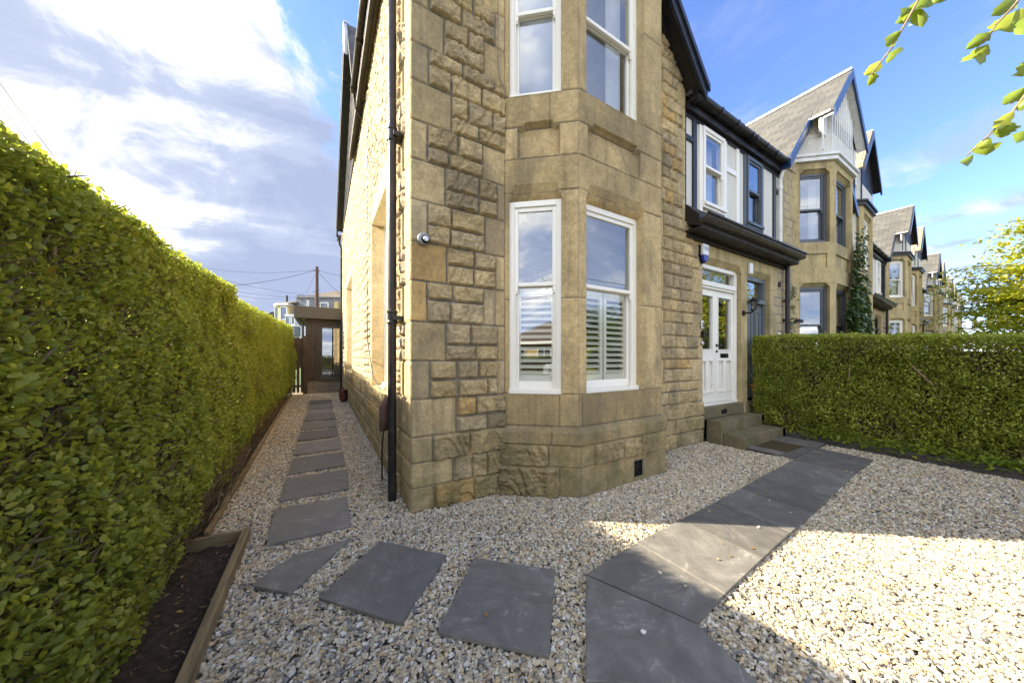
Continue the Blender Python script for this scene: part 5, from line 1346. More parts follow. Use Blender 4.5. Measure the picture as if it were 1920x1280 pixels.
def hedge(label, face_x, sgn, y0, y1, thick, ztop, zbot, dens, L0, leafm, seed, ends=(), gold=0.0, ls=0.05, lb=0.16, toff=0.06, core_top=0.35, name='hedge', tw=0.12, bulge=0.16, depth=0.13):
    """clipped hedge whose seen side faces sgn*X; ztop is a function of y"""
    rs = np.random.RandomState(seed); root = empty(name, (face_x, (y0+y1)/2, 0)); tag(root, label, 'hedge')
    P, N_ = [], []
    hz = lambda y: np.vectorize(ztop)(y) if callable(ztop) else np.full_like(y, ztop)
    def face(y): return face_x
    # main side
    n = int((y1-y0)*2.2*dens[0]); y = rs.uniform(y0, y1, n); t = rs.rand(n); zt = hz(y); z = zbot+(zt-zbot)*t
    off = (fbm(y*1.6, z*1.6, seed, 3)-0.5)*bulge+(fbm(y*6, z*6, seed+4, 2)-0.5)*bulge*0.8
    lean = -ls*(z-1.0)-lb*(0.3+0.7*sstep(y, 2.3, 3.6))*np.clip((0.55-z)/0.55, 0, 1)
    dep = rs.exponential(depth, n)
    x = face_x+sgn*(off+lean-dep+0.03)
    thin = fbm(y*2.5, z*2.5, seed+9, 3)                          # thin and bare patches
    k = (rs.rand(n) < np.clip(1.5-1.1*sstep(thin, 0.52, 0.72), 0.35, 1))
    P.append(np.stack([x, y, z], 1)[k]); N_.append(np.tile([sgn*1.0, 0, 0.35], (k.sum(), 1)))
    # top
    n = int((y1-y0)*thick*dens[1]); y = rs.uniform(y0, y1, n); x = face_x-sgn*rs.uniform(-0.02, thick, n)+sgn*(-toff)
    z = hz(y)+(fbm(x*5, y*3, seed+2, 3)-0.5)*0.13-rs.exponential(0.07, n)+0.015
    P.append(np.stack([x, y, z], 1)); N_.append(np.tile([0, 0, 1.0], (n, 1)))
    # rear side, sparser
    n = int((y1-y0)*2.2*dens[2]); y = rs.uniform(y0, y1, n); z = zbot+(hz(y)-zbot)*rs.rand(n); x = face_x-sgn*(thick+rs.normal(0, 0.05, n))
    P.append(np.stack([x, y, z], 1)); N_.append(np.tile([-sgn*1.0, 0, 0.3], (n, 1)))
    for ye, sy in ends:
        n = int(thick*2.2*dens[0]); x = face_x-sgn*rs.uniform(0, thick, n); z = zbot+(hz(np.full(n, ye))-zbot)*rs.rand(n); y = ye-sy*rs.exponential(0.06, n)+sy*(fbm(x*4, z*4, seed, 2)-0.5)*0.12
        P.append(np.stack([x, y, z], 1)); N_.append(np.tile([0, sy*1.0, 0.3], (n, 1)))
    P = np.concatenate(P); Nn = np.concatenate(N_); n = len(P)
    a = unit(Nn*0.75+rs.normal(0, 0.62, (n, 3))+np.array([0, 0, 0.30])); nr = unit(Nn*0.5+np.array([0, 0, 0.9])+rs.normal(0, 0.5, (n, 3)))
    L = L0*rs.uniform(0.55, 1.35, n); W = L*rs.uniform(0.56, 0.80, n)
    tipz = np.clip((P[:, 2]-hz(P[:, 1])+0.25)/0.25, 0, 1)
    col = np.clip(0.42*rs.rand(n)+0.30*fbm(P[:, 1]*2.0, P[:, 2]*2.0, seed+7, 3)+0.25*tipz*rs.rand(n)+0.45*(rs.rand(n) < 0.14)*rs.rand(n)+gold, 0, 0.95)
    col = np.where(rs.rand(n) < 0.010, 0.975+0.02*rs.rand(n), col)
    leaves_obj('foliage', P-a*0.5*L[:, None], a, nr, L, W, col, leafm, root)
    # stray shoots above the clipped top
    m = int((y1-y0)*9); ys = rs.uniform(y0, y1, m); xs = face_x-sgn*rs.uniform(0, thick, m)-sgn*toff; hs = rs.uniform(0.03, 0.15, m)**1.2
    k = 7; yy = np.repeat(ys, k); xx = np.repeat(xs, k); tt = np.tile(np.linspace(0.1, 1, k), m); zz = hz(yy)-0.03+np.repeat(hs, k)*tt
    n = m*k; sp = np.stack([xx+rs.normal(0, 0.006, n), yy+rs.normal(0, 0.006, n), zz], 1); sa = unit(np.stack([rs.normal(0, 0.8, n), rs.normal(0, 0.8, n), np.full(n, 0.6)], 1)); sL = L0*rs.uniform(0.6, 1.1, n)
    leaves_obj('shoots', sp, sa, rs.normal(0, 1, (n, 3))+np.array([0, 0, 1.0]), sL, sL*0.6, np.clip(0.55+0.4*rs.rand(n), 0, 0.95), leafm, root)
    # twigs
    n = int((y1-y0)*2.2*dens[0]*tw); y = rs.uniform(y0, y1, n); z = zbot+(hz(y)-zbot-0.03)*rs.rand(n)**0.8
    x = face_x+sgn*((fbm(y*1.6, z*1.6, seed, 3)-0.5)*bulge-ls*(z-1)-rs.uniform(0.03, 0.22, n))
    d = unit(np.stack([sgn*np.abs(rs.normal(0.35, 0.4, n)), rs.normal(0, 0.5, n), np.abs(rs.normal(0.8, 0.5, n))], 1)); LL = rs.uniform(0.05, 0.22, n); WW = rs.uniform(0.0012, 0.0028, n)
    leaves_obj('twigs', np.stack([x, y, z], 1)-d*0.5*LL[:, None], d, rs.normal(0, 1, (n, 3)), LL, WW*2, np.zeros(n), M['twig'], root, fold=0.6, curl=0.12)
    # added opaque core that blocks light, inner shade in its colour; then stems
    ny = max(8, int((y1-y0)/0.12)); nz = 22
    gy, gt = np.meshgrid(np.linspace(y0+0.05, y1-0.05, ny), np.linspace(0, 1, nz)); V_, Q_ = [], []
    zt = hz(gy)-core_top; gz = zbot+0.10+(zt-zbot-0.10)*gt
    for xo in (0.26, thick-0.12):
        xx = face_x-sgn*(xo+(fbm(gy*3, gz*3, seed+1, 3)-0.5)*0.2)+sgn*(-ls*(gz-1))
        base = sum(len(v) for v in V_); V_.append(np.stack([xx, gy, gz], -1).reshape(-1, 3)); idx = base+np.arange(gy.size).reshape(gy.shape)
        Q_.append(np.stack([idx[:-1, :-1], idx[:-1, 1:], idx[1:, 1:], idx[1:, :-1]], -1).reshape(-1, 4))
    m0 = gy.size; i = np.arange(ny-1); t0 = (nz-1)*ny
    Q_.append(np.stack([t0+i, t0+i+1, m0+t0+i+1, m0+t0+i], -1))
    np_mesh('dark_core', np.concatenate(V_), np.concatenate(Q_), M['hedgecore'], root, smooth=True)
    mb = MB()
    for k in range(int((y1-y0)*5)):
        yy = rs.uniform(y0, y1); x0 = face_x-sgn*rs.uniform(0.10, 0.3); r = rs.uniform(0.008, 0.02)
        mb.tube([(x0, yy, -0.02), (x0+rs.normal(0, 0.03), yy+rs.normal(0, 0.05), 0.3), (x0+rs.normal(0, 0.06), yy+rs.normal(0, 0.12), 0.75), (x0+rs.normal(0, 0.08), yy+rs.normal(0, 0.2), 1.3)], [r, r*0.9, r*0.7, r*0.4], 6)
    mb.build('stems', M['twig'], root, uv=False, smooth=True)
    for ch in root.children: ch.location = -Vector(root.location)
    return root
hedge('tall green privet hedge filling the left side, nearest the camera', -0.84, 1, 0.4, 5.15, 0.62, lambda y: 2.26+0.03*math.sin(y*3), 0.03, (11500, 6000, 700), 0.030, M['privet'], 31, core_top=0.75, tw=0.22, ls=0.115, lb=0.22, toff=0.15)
hedge('golden-green farther stretch of the left hedge, running back to the garden gate', -0.90, 1, 5.0, 14.1, 0.8, lambda y: 2.16+0.036*(y-5), 0.10, (7000, 4200, 800), 0.028, M['privet_far'], 32, core_top=0.25, tw=0.10, bulge=0.16, lb=0.30)
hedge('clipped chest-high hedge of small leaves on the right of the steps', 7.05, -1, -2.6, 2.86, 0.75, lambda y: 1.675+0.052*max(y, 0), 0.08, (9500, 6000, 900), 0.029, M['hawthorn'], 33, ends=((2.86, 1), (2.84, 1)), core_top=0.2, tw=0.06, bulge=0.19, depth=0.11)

def crown_leaves(name, parent, cl, nleaf, size, m, seed, flat=0.25, spread=0.5, bias=0.0, droop=0.0):
    rs = np.random.RandomState(seed); cl = np.asarray(cl); n = len(cl)*nleaf
    c = np.repeat(cl, nleaf, axis=0); o = rs.normal(0, 1, (n, 3))*np.array([spread, spread, spread*flat]); p = c+o
    p[:, 2] -= droop*(o[:, 0]**2+o[:, 1]**2)
    a = unit(np.stack([rs.normal(0, 1, n), rs.normal(0, 1, n), rs.normal(-0.2, 0.35, n)], 1)); nr = unit(np.stack([rs.normal(0, 0.4, n), rs.normal(0, 0.4, n), np.ones(n)], 1))
    L = size*rs.uniform(0.6, 1.3, n); W = L*rs.uniform(0.5, 0.7, n)
    cc = np.repeat(rs.rand(len(cl)), nleaf)
    col = np.clip(0.45*cc+0.45*rs.rand(n)+bias, 0, 0.95)
    leaves_obj(name, p, a, nr, L, W, col, m, parent)
def tree(name, label, pos, h_trunk, cl, nleaf, size, leafm, seed, r0=0.16, cat='tree', **k):
    t = empty(name, (pos[0], pos[1], 0)); tag(t, label, cat); rs = np.random.RandomState(seed)
    cl = np.asarray(cl)-np.array([pos[0], pos[1], 0]); top = cl[:, 2].max()
    mb = MB(); pts = [(0, 0, -0.1), (0.05, 0.03, h_trunk*0.4), (0.02, -0.04, h_trunk), (0.1, 0.05, (h_trunk+top)/2), (0.05, 0, top*0.92)]
    mb.tube(pts, [r0*1.25, r0, r0*0.8, r0*0.5, r0*0.12], 12)
    sel = rs.permutation(len(cl))[:min(len(cl), 90)]
    for i in sel:
        c = cl[i]; zb = min(max(c[2]-0.35*math.hypot(c[0], c[1])-0.4, h_trunk*0.75), top*0.85); r = r0*0.28*(1-0.5*zb/top)
        m1 = (c[0]*0.45, c[1]*0.45, zb+(c[2]-zb)*0.55)
        mb.tube([(0.04, 0, zb), m1, (c[0]*0.8, c[1]*0.8, c[2]-0.05), tuple(c)], [r, r*0.6, r*0.3, 0.006], 6)
    mb.build('trunk', M['bark'], t, smooth=True, uv=False)
    crown_leaves('crown', t, cl, nleaf, size, leafm, seed+1, **k)
    return t
def ellip(c, r, n, seed, shell=0.55, fil=None):
    rs = np.random.RandomState(seed); out = []
    while len(out) < n:
        v = rs.normal(0, 1, 3); v /= np.linalg.norm(v); q = rs.uniform(shell, 1.0)
        p = (c[0]+v[0]*r[0]*q, c[1]+v[1]*r[1]*q, c[2]+v[2]*r[2]*q)
        if fil is None or fil(p): out.append(p)
    return out
# yellowing tree beyond the right-hand hedge
C = rdw(26.8, 14.2)
cl = ellip((C.x, C.y, 4.6), (3.7, 3.9, 4.2), 260, 5, 0.3)
for r_, d_, z_ in ((21.6, 14.4, 2.6), (22.0, 14.3, 2.8), (21.0, 14.5, 2.35), (22.1, 14.2, 3.6), (21.7, 14.3, 4.5), (21.6, 14.3, 5.3), (22.4, 14.2, 6.4), (22.2, 14.2, 3.1)):
    w = rdw(r_, d_); cl.append((w.x, w.y, z_))
tree('yellow_tree', 'yellowing green tree with layered branches behind the right-hand hedge', (C.x, C.y), 1.8, cl, 120, 0.20, M['autumn'], 51, r0=0.22, flat=0.16, spread=0.62, bias=0.10, droop=0.12)
# lime tree behind the camera whose twigs hang into the top right corner
def pw(x, y, d): w = rdw((x-960)/596*d, d); return Vector((w.x, w.y, EYE-(y-668)/596*d))
T0 = rdw(3.4, -1.6)
def behind(p):
    d = CA*p[0]+SA*p[1]; r = SA*p[0]-CA*p[1]
    return d < -0.5 or r > 2.4*max(d, 0)+1.8
cl = ellip((T0.x, T0.y, 5.0), (2.3, 2.3, 2.0), 110, 8, 0.4, behind)
lime = tree('lime_tree', 'street lime tree whose leafy twigs hang into the top right corner', (T0.x, T0.y), 2.3, cl, 60, 0.075, M['lime'], 61, r0=0.14, flat=0.6, spread=0.35)
def local(v): return (v.x-T0.x, v.y-T0.y, v.z)
mb = MB(); DD = 0.98
tA = [(1900, -260), (1800, -90), (1722, 0), (1700, 40), (1672, 90), (1650, 118), (1634, 140)]
tB = [(2050, -180), (1960, -60), (1895, 18), (1868, 46), (1856, 66), (1836, 84)]
tC = [(2150, -20), (2000, 100), (1935, 160), (1900, 208), (1868, 240), (1846, 262), (1812, 292)]
limb = [local(Vector((T0.x, T0.y, 2.6))), local(pw(2900, -500, 1.0)), local(pw(2050, -180, DD))]
mb.tube([limb[0], limb[1], limb[2]], [0.03, 0.014, 0.006], 8)
for tw_ in (tA, tB, tC):
    P = [local(pw(x, y, DD)) for x, y in tw_]
    mb.tube(([limb[1]] if tw_ is not tB else [limb[1]])+P, [0.006, 0.005]+[0.0034-0.0022*i/len(P) for i in range(len(P)-1)], 6)
mb.build('branch', M['twig'], lime, smooth=True, uv=False)
lv = [(560,0,415,180,60),(570,60,600,205,75),(440,230,325,355,62),(430,350,330,480,50),(280,455,170,565,62),(245,545,190,650,46),(700,-20,670,35,70),(520,60,430,140,60),(640,-60,560,70,90),
      (1330,-10,1110,125,80),(1345,60,1170,228,120),(1105,240,925,372,66),(1090,330,990,440,88),(1380,510,1330,575,60),(1370,650,1200,788,70),(1370,740,1335,835,60),(1285,830,1150,962,62),
      (1240,920,1190,1035,84),(1105,1030,1005,1115,56),(1100,1080,1075,1165,105),(980,1155,885,1225,58),(1375,975,1300,1075,70),(1460,420,1380,560,90),(1420,100,1360,260,100)]
rs = np.random.RandomState(77); V_, Q_, C_ = [], [], []; vb = 0
for i, (x0, y0, x1, y1, w) in enumerate(lv):
    d = DD+rs.uniform(-0.03, 0.03); a = pw(1580+x0/4, y0/4, d); b = pw(1580+x1/4, y1/4, d+rs.uniform(-0.03, 0.03))
    ax = b-a; L = ax.length; ax.normalize(); W = w/4/596*d*1.25
    view = (a-Vector((0, 0, EYE))).normalized(); s = ax.cross(view).normalized(); nn = s.cross(ax)
    k = rs.uniform(-0.5, 0.5); nn2 = (nn+s*k).normalized(); s2 = ax.cross(nn2).normalized()
    nseg = 11; rows = []
    for j in range(nseg+1):
        t = j/nseg; hw = W*0.62*(math.sin(PI*min(1, t**0.75))**0.8 if 0 < t < 1 else 0.02)*(1.0+0.26*rs.uniform(-1, 1)); c = a+ax*(L*t)-nn2*(0.10*L*math.sin(PI*t))*(1 if i % 2 else -1)
        ed = nn2*(hw*(0.55+0.3*math.sin(3.1*t+i)))
        rows.append([c-s2*hw*0.9+ed, c-s2*hw*0.45+ed*0.35, c, c+s2*hw*0.45+ed*0.35, c+s2*hw*0.9+ed])
    for rw in rows: V_ += [local(p) for p in rw]
    for j in range(nseg):
        for q in range(4): Q_.append((vb+j*5+q, vb+j*5+q+1, vb+(j+1)*5+q+1, vb+(j+1)*5+q))
    cval = rs.uniform(0.25, 0.85); C_ += [[cval]*3]*(5*(nseg+1)); vb = len(V_)
np_mesh('leaves', np.array(V_), np.array(Q_), M['lime'], lime, np.array(C_), smooth=True)
# green tree left behind the camera: seen in the window panes
tree('street_tree', 'green street tree across the pavement, seen only mirrored in the window panes', (-3.3, -6.2), 2.2, ellip((-3.3, -6.2, 4.8), (1.8, 1.8, 2.2), 90, 9, 0.3), 60, 0.10, M['greenleaf'], 71, r0=0.15, flat=0.5, spread=0.35)
tree('street_tree', 'broad golden tree across the road, seen mirrored in the white front door', (27.0, -8.0), 2.2, ellip((27.0, -8.0, 4.2), (6.5, 5.0, 4.2), 260, 10, 0.3), 90, 0.22, M['autumn'], 72, r0=0.22, flat=0.4, spread=0.6)
tree('street_tree', 'dark green tree over the road, seen mirrored behind the window shutters', (19.0, -13.5), 2.0, ellip((19.0, -13.5, 2.9), (4.5, 3.5, 2.4), 170, 11, 0.3), 80, 0.2, M['greenleaf'], 73, r0=0.2, flat=0.5, spread=0.5)
# ivy over the far side of the second house's bay
t = empty('ivy', (11.0, OY-0.5, 0)); tag(t, 'dark green ivy climbing the corner where the second and third houses meet', 'climber'); rs = np.random.RandomState(6)
n = 9000; xx = rs.uniform(-0.75, 0.75, n); zz = rs.rand(n)**0.95*4.5
lim = 0.62-0.42*sstep(zz, 2.0, 3.6)-0.14*sstep(zz, 3.6, 4.4)+0.22*(fbm(zz*2.2, xx*0+3, 4, 3)-0.5); cen = 0.05+0.10*np.sin(zz*1.7)
k = (np.abs(xx-cen) < lim) & (rs.rand(n) < np.clip(1.6-0.28*zz, 0.35, 1)); xx, zz = xx[k], zz[k]; n = len(xx)
p = np.stack([xx, -0.03-0.20*rs.rand(n)**1.5-0.06*fbm(xx*4, zz*4, 3, 3), zz], 1)
a = unit(np.stack([rs.normal(0, 0.6, n), rs.normal(-0.5, 0.4, n), rs.normal(-0.6, 0.4, n)], 1)); nr = unit(np.stack([rs.normal(0, 0.3, n), -np.ones(n), rs.normal(0.4, 0.3, n)], 1)); L = rs.uniform(0.06, 0.11, n)
leaves_obj('foliage', p, a, nr, L, L*0.85, np.clip(rs.rand(n)*0.7+0.25*(rs.rand(n) < 0.15), 0, 0.95), M['ivy'], t)
mb = MB()
for i in range(7):
    x = -0.35+0.12*i; mb.tube([(x, -0.02, 0), (x+0.08, -0.03, 1.2), (x*0.6+0.05, -0.03, 2.4), (x*0.3+0.1, -0.02, 3.6+0.1*i)], [0.014, 0.011, 0.008, 0.003], 5)
mb.build('stems', M['twig'], t, uv=False)
# thin creeper beside the neighbour's downpipe
n = 260; zz = rs.rand(n)*3.0; p = np.stack([8.98+0.06*np.sin(zz*5)+rs.normal(0, 0.05, n), np.full(n, OY-0.04)-0.04*rs.rand(n), zz], 1)
a = unit(rs.normal(0, 1, (n, 3))); t = leaves_obj('creeper', p, a, np.tile([0., -1, 0.3], (n, 1)), rs.uniform(0.04, 0.08, n), rs.uniform(0.03, 0.05, n), rs.rand(n)*0.6, M['ivy']); tag(t, 'thin strand of creeper on the stone to the right of the neighbour\'s downpipe', 'climber')
# plant in the neighbour's pot
t = empty('pot_plant', (7.16, OY-0.10, 0.83)); tag(t, 'small green plant growing in the terracotta pot by the grey door', 'plant'); n = 160
p = rs.normal(0, 1, (n, 3))*np.array([0.07, 0.07, 0.09]); p[:, 2] = np.abs(p[:, 2])+0.03
leaves_obj('foliage', p, unit(p+rs.normal(0, 0.05, (n, 3))), rs.normal(0, 1, (n, 3)), np.full(n, 0.05), np.full(n, 0.02), rs.rand(n)*0.6, M['greenleaf'], t)
MB().tube([(0, 0, -0.13), (0, 0, 0.05)], 0.008, 6).build('stem', M['twig'], t, uv=False)
# ivy trailing out along the foot of the right-hand hedge, dead leaves, weeds
n = 900; yy = rs.uniform(-0.6, 2.1, n); p = np.stack([6.98+rs.normal(0, 0.06, n)+0.05*yy, yy, 0.06+0.16*rs.rand(n)**1.3], 1)
t = leaves_obj('ground_ivy', p, unit(np.stack([-np.abs(rs.normal(0.8, 0.4, n)), rs.normal(0, 0.6, n), rs.normal(0.2, 0.4, n)], 1)), np.tile([-0.3, 0., 1], (n, 1)), rs.uniform(0.035, 0.07, n), rs.uniform(0.03, 0.055, n), np.clip(rs.rand(n)*0.9, 0, 0.9), M['lime']); tag(t, 'bright green ivy creeping over the sleeper at the foot of the right-hand hedge', 'ground ivy'); t['kind'] = 'stuff'
n = 170; q = rs.rand(n); xx = np.where(q < 0.5, rs.uniform(-1.0, -0.56, n), rs.uniform(0.4, 6.8, n)); yy = np.where(q < 0.5, rs.uniform(1.2, 9.0, n), rs.uniform(0.2, 2.8, n)); xx = np.where((q < 0.5) & (yy > 3.2), xx-0.13, xx)
inh = (xx > OX) & (yy > OY-0.55); xx, yy = xx[~inh], yy[~inh]; n = len(xx)
t = leaves_obj('fallen_leaves', np.stack([xx, yy, 0.03+0.02*rs.rand(n)], 1), unit(np.stack([rs.normal(0, 1, n), rs.normal(0, 1, n), rs.normal(0, 0.15, n)], 1)), np.tile([0., 0, 1], (n, 1)), rs.uniform(0.015, 0.04, n), rs.uniform(0.01, 0.022, n), rs.rand(n), M['deadleaf']); tag(t, 'scattered small dead leaves on the soil and gravel', 'fallen leaves'); t['kind'] = 'stuff'
n = 1500; yy = rs.uniform(1.0, 13.5, n); xx = np.where(yy > 3.2, rs.uniform(-1.1, -0.83, n)-0.02*(yy-3.2), rs.uniform(-1.0, -0.56, n))
t = leaves_obj('soil_litter', np.stack([xx, yy, 0.0+0.035*rs.rand(n)], 1), unit(np.stack([rs.normal(0, 1, n), rs.normal(0, 1, n), rs.normal(0, 0.3, n)], 1)), rs.normal(0, 1, (n, 3)), rs.uniform(0.01, 0.05, n), rs.uniform(0.003, 0.012, n), rs.rand(n), M['twig']); tag(t, 'bits of twig and clippings lying on the dark soil bed', 'litter'); t['kind'] = 'stuff'
# ------------------------------------------------------------ end of the side path
YG = OY+SW+0.05
g = empty('garden_room', (0.05, YG, 0)); tag(g, 'flat-roofed timber garden room with a tall glazed door, closing the side path', 'garden room')
gx0, gx1 = -0.62, 0.62
MB().box(gx0-0.02, gx1, 0, 0.12, 0, 0.50).build('brick_base', M['brick'], g)
mb = MB()
n = 5
mb.box(gx0, -0.13, 0.05, 0.15, 0.50, 2.86); mb.box(0.58, gx1, 0.05, 0.15, 0.50, 2.86); mb.box(-0.13, 0.58, 0.05, 0.15, 2.60, 2.86)
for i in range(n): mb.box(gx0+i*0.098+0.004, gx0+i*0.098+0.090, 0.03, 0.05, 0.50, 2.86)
for i in range(7): mb.box(-0.13+i*0.10+0.004, -0.13+i*0.10+0.092, 0.03, 0.05, 2.62, 2.86)
mb.box(gx0, gx0+0.1, 0.15, 3.5, 0, 2.86); mb.build('timber_cladding', M['cladding'], g)
MB().box(gx0-0.35, gx1+0.02, -0.28, 3.6, 2.86, 3.30).build('roof', M['fascia'], g, bevel=0.01)
fr = MB(); fr.box(-0.13, -0.07, 0.0, 0.1, 0.56, 2.60).box(0.52, 0.58, 0.0, 0.1, 0.56, 2.60).box(-0.07, 0.52, 0.0, 0.1, 2.54, 2.60).box(-0.07, 0.52, 0.0, 0.1, 0.56, 0.62).box(-0.2, 0.6, -0.08, 0.1, 0.50, 0.56)
D = fr.build('glazed_door', M['fascia'], g, bevel=0.004); MB().box(-0.07, 0.52, 0.04, 0.05, 0.62, 2.54).build('pane', M['glass'], D, uv=False)
MB().box(-0.1, 0.58, 0.9, 0.95, 0.3, 2.8).box(-0.1, 0.58, 0.1, 0.95, 0.3, 0.35).build('interior_wall', M['inner'], g)
MB().tube([(gx0-0.08, -0.02, 0.5), (gx0-0.08, -0.02, 2.7), (gx0-0.2, -0.1, 2.86)], 0.035, 10).build('downpipe', M['pipe'], g)
# gate and close-boarded side panel
t = empty('garden_gate', (-0.92, YG-0.12, 0)); tag(t, 'brown timber garden gate with a diagonal brace, between hedge and garden room', 'gate')
mb = MB(); rs = np.random.RandomState(4)
for i in range(6):
    x = -0.42+i*0.125; mb.box(x, x+0.085, 0, 0.02, 0.08, 2.14 if i % 2 == 0 else 2.12)
mb.build('boards', M['fence'], t)
MB().box(-0.42, 0.32, -0.035, 0, 1.08, 1.18).box(-0.42, 0.32, -0.035, 0, 0.28, 0.36).box(-0.42, 0.32, -0.035, 0, 1.86, 1.95).beam((-0.4, -0.036, 0.75), (0.3, -0.036, 1.12), 0.03, 0.08).beam((-0.4, -0.036, 1.50), (0.3, -0.036, 1.88), 0.03, 0.08).build('brace', M['fence'], t)
MB().box(-0.42, 0.30, 0.02, 0.04, 1.18, 2.1).build('boards', M['fence'], t)
t = empty('gate_post', (-0.54, YG-0.16, 0)); tag(t, 'square timber post and three upright boards between the gate and the garden room', 'fence post')
mb = MB(); mb.box(-0.10, 0.045, -0.04, 0.06, 0, 2.2); mb.build('post', M['fence'], t)
mb = MB(); mb.box(0.05, 0.115, 0.02, 0.04, 0.5, 2.17).box(0.122, 0.188, 0.02, 0.04, 0.5, 2.17).box(0.195, 0.26, 0.02, 0.04, 0.5, 2.17); mb.build('boards', M['fence'], t)

# ------------------------------------------------------------ houses beyond the garden
def back_root(name, label, r, d):
    w = rdw(r, d); o = empty(name, (w.x, w.y, 0), -(PI/2-YAW)); tag(o, label, 'house'); return o
d0 = 42.0; K = 596/d0
def px2x(x, r0): return (x-960)/596*d0-r0
def py2z(y, e=0.0): return EYE+(668-y)/596*(d0+e)
r0 = (590-960)/596*d0
b = back_root('slate_hung_house', 'slate-hung house with white lower walls and brown tiled roof behind the telegraph pole', r0, d0)
X = lambda x: px2x(x, r0)
MB().box(X(549), X(660), 0, 9, 0, py2z(597)).build('wall', M['render_white'], b)
mb = MB(); mb.prism([(X(546), -0.2, py2z(597)), (X(552), 0.6, py2z(551)), (X(640), 0.6, py2z(555)), (X(668), 0.6, py2z(556)), (X(668), -0.2, py2z(597))], (0, 8, 0)).build('slate_hanging', M['slate_far'], b)
MB().poly([(X(550), 0.3, py2z(557)), (X(672), 0.3, py2z(557)), (X(672), 4, py2z(549, 4)), (X(598), 4, py2z(545, 4))]).poly([(X(550), 0.3, py2z(557)), (X(598), 4, py2z(545, 4)), (X(552), 8, py2z(556))]).poly([(X(552), 8, py2z(556)), (X(598), 4, py2z(545, 4)), (X(672), 4, py2z(549, 4)), (X(672), 8, py2z(556))]).build('roof', M['tile'], b)
def bwin(b, x0, x1, y0, y1, n, yb, fr=M['white']):
    mb = MB(); xa, xb = X(x0), X(x1); za, zb = py2z(y1), py2z(y0)
    mb.box(xa, xb, yb-0.1, yb+0.1, za, za+0.1).box(xa, xb, yb-0.1, yb+0.1, zb-0.1, zb)
    for i in range(n+1): x = xa+(xb-xa-0.09)*i/n; mb.box(x, x+0.09, yb-0.1, yb+0.1, za, zb)
    W = mb.build('window', fr, b); MB().box(xa+0.05, xb-0.05, yb, yb+0.02, za+0.05, zb-0.05).build('pane', M['glass_dark'], W, uv=False); MB().box(xa+0.05, xb-0.05, yb+0.1, yb+0.14, za+0.05, zb-0.05).build('curtain', M['curtain'], W)
bwin(b, 598, 614, 566, 580, 1, 0.3); bwin(b, 573, 577, 562, 576, 1, 0.3)
MB().box(X(545), X(563), -1.0, 0, py2z(630), py2z(613)).build('slate_hanging', M['slate_far'], b)
MB().box(X(544), X(564), -1.1, 0, py2z(594), py2z(591)).box(X(544.5), X(563.5), -1.05, 0, py2z(613), py2z(610)).build('window_surround', M['white'], b)
bwin(b, 545, 554, 594, 610, 1, -0.95); bwin(b, 556, 563, 594, 610, 1, -0.95)
MB().box(X(545), X(563), -0.9, 0, py2z(610), py2z(594)).build('bay', M['curtain'], b)
MB().box(X(629), X(636), -0.3, 0.4, py2z(579), py2z(566)).build('chimney', M['render_yellow'], b)
r0 = (530-960)/596*d0
b = back_root('yellow_house', 'yellow rendered house with a white-framed bay, at the end of the left hedge', r0, d0)
MB().zprism([(X(513), 0.6), (X(517), 0), (X(530), -0.6), (X(548), -0.6), (X(548), 5), (X(513), 5)], 0, py2z(574)).build('wall', M['render_yellow'], b)
MB().zprism([(X(510), 0.6), (X(515), -0.2), (X(529), -0.9), (X(549), -0.9), (X(549), 5), (X(510), 5)], py2z(574), py2z(570)).build('fascia', M['white'], b)
def hip(name, b, ev, ridge, m):
    mb = MB(); n = len(ev)
    near = lambda p: min(ridge, key=lambda q: (q[0]-p[0])**2+(q[1]-p[1])**2)
    for i in range(n):
        p, q = ev[i], ev[(i+1) % n]; a, c = near(p), near(q)
        mb.poly([p, q, c] if a == c else [p, q, c, a])
    mb.poly(ev[::-1]); return mb.build(name, m, b)
zE = py2z(570)
hip('roof', b, [(X(510), 0.6, zE), (X(515), -0.2, zE), (X(529), -0.9, zE), (X(551), -0.9, zE), (X(585), 5, zE), (X(510), 5, zE)], [(X(540), 2.0, py2z(559)), (X(566), 3.2, py2z(551))], M['tile'])
bwin(b, 518, 526, 576, 602, 1, -0.25); bwin(b, 533, 546, 576, 601, 1, -0.7)
MB().tube([(X(528), 1, py2z(565)), (X(528), 1, py2z(551))], 0.12, 8).build('flue', M['pipe'], b)
r0 = (500-960)/596*d0
b = back_root('dark_roofed_shed', 'low dark roof just showing over the far end of the left hedge', r0, d0)
b['category'] = 'shed'
MB().box(X(488), X(516), 0, 5, 0, py2z(597)).build('wall', M['render_white'], b)
MB().prism([(X(486), -0.3, py2z(600)), (X(518), -0.3, py2z(600)), (X(518), -0.3, py2z(585)), (X(512), -0.3, py2z(585))], (0, 6, 0)).build('roof', M['slate'], b)
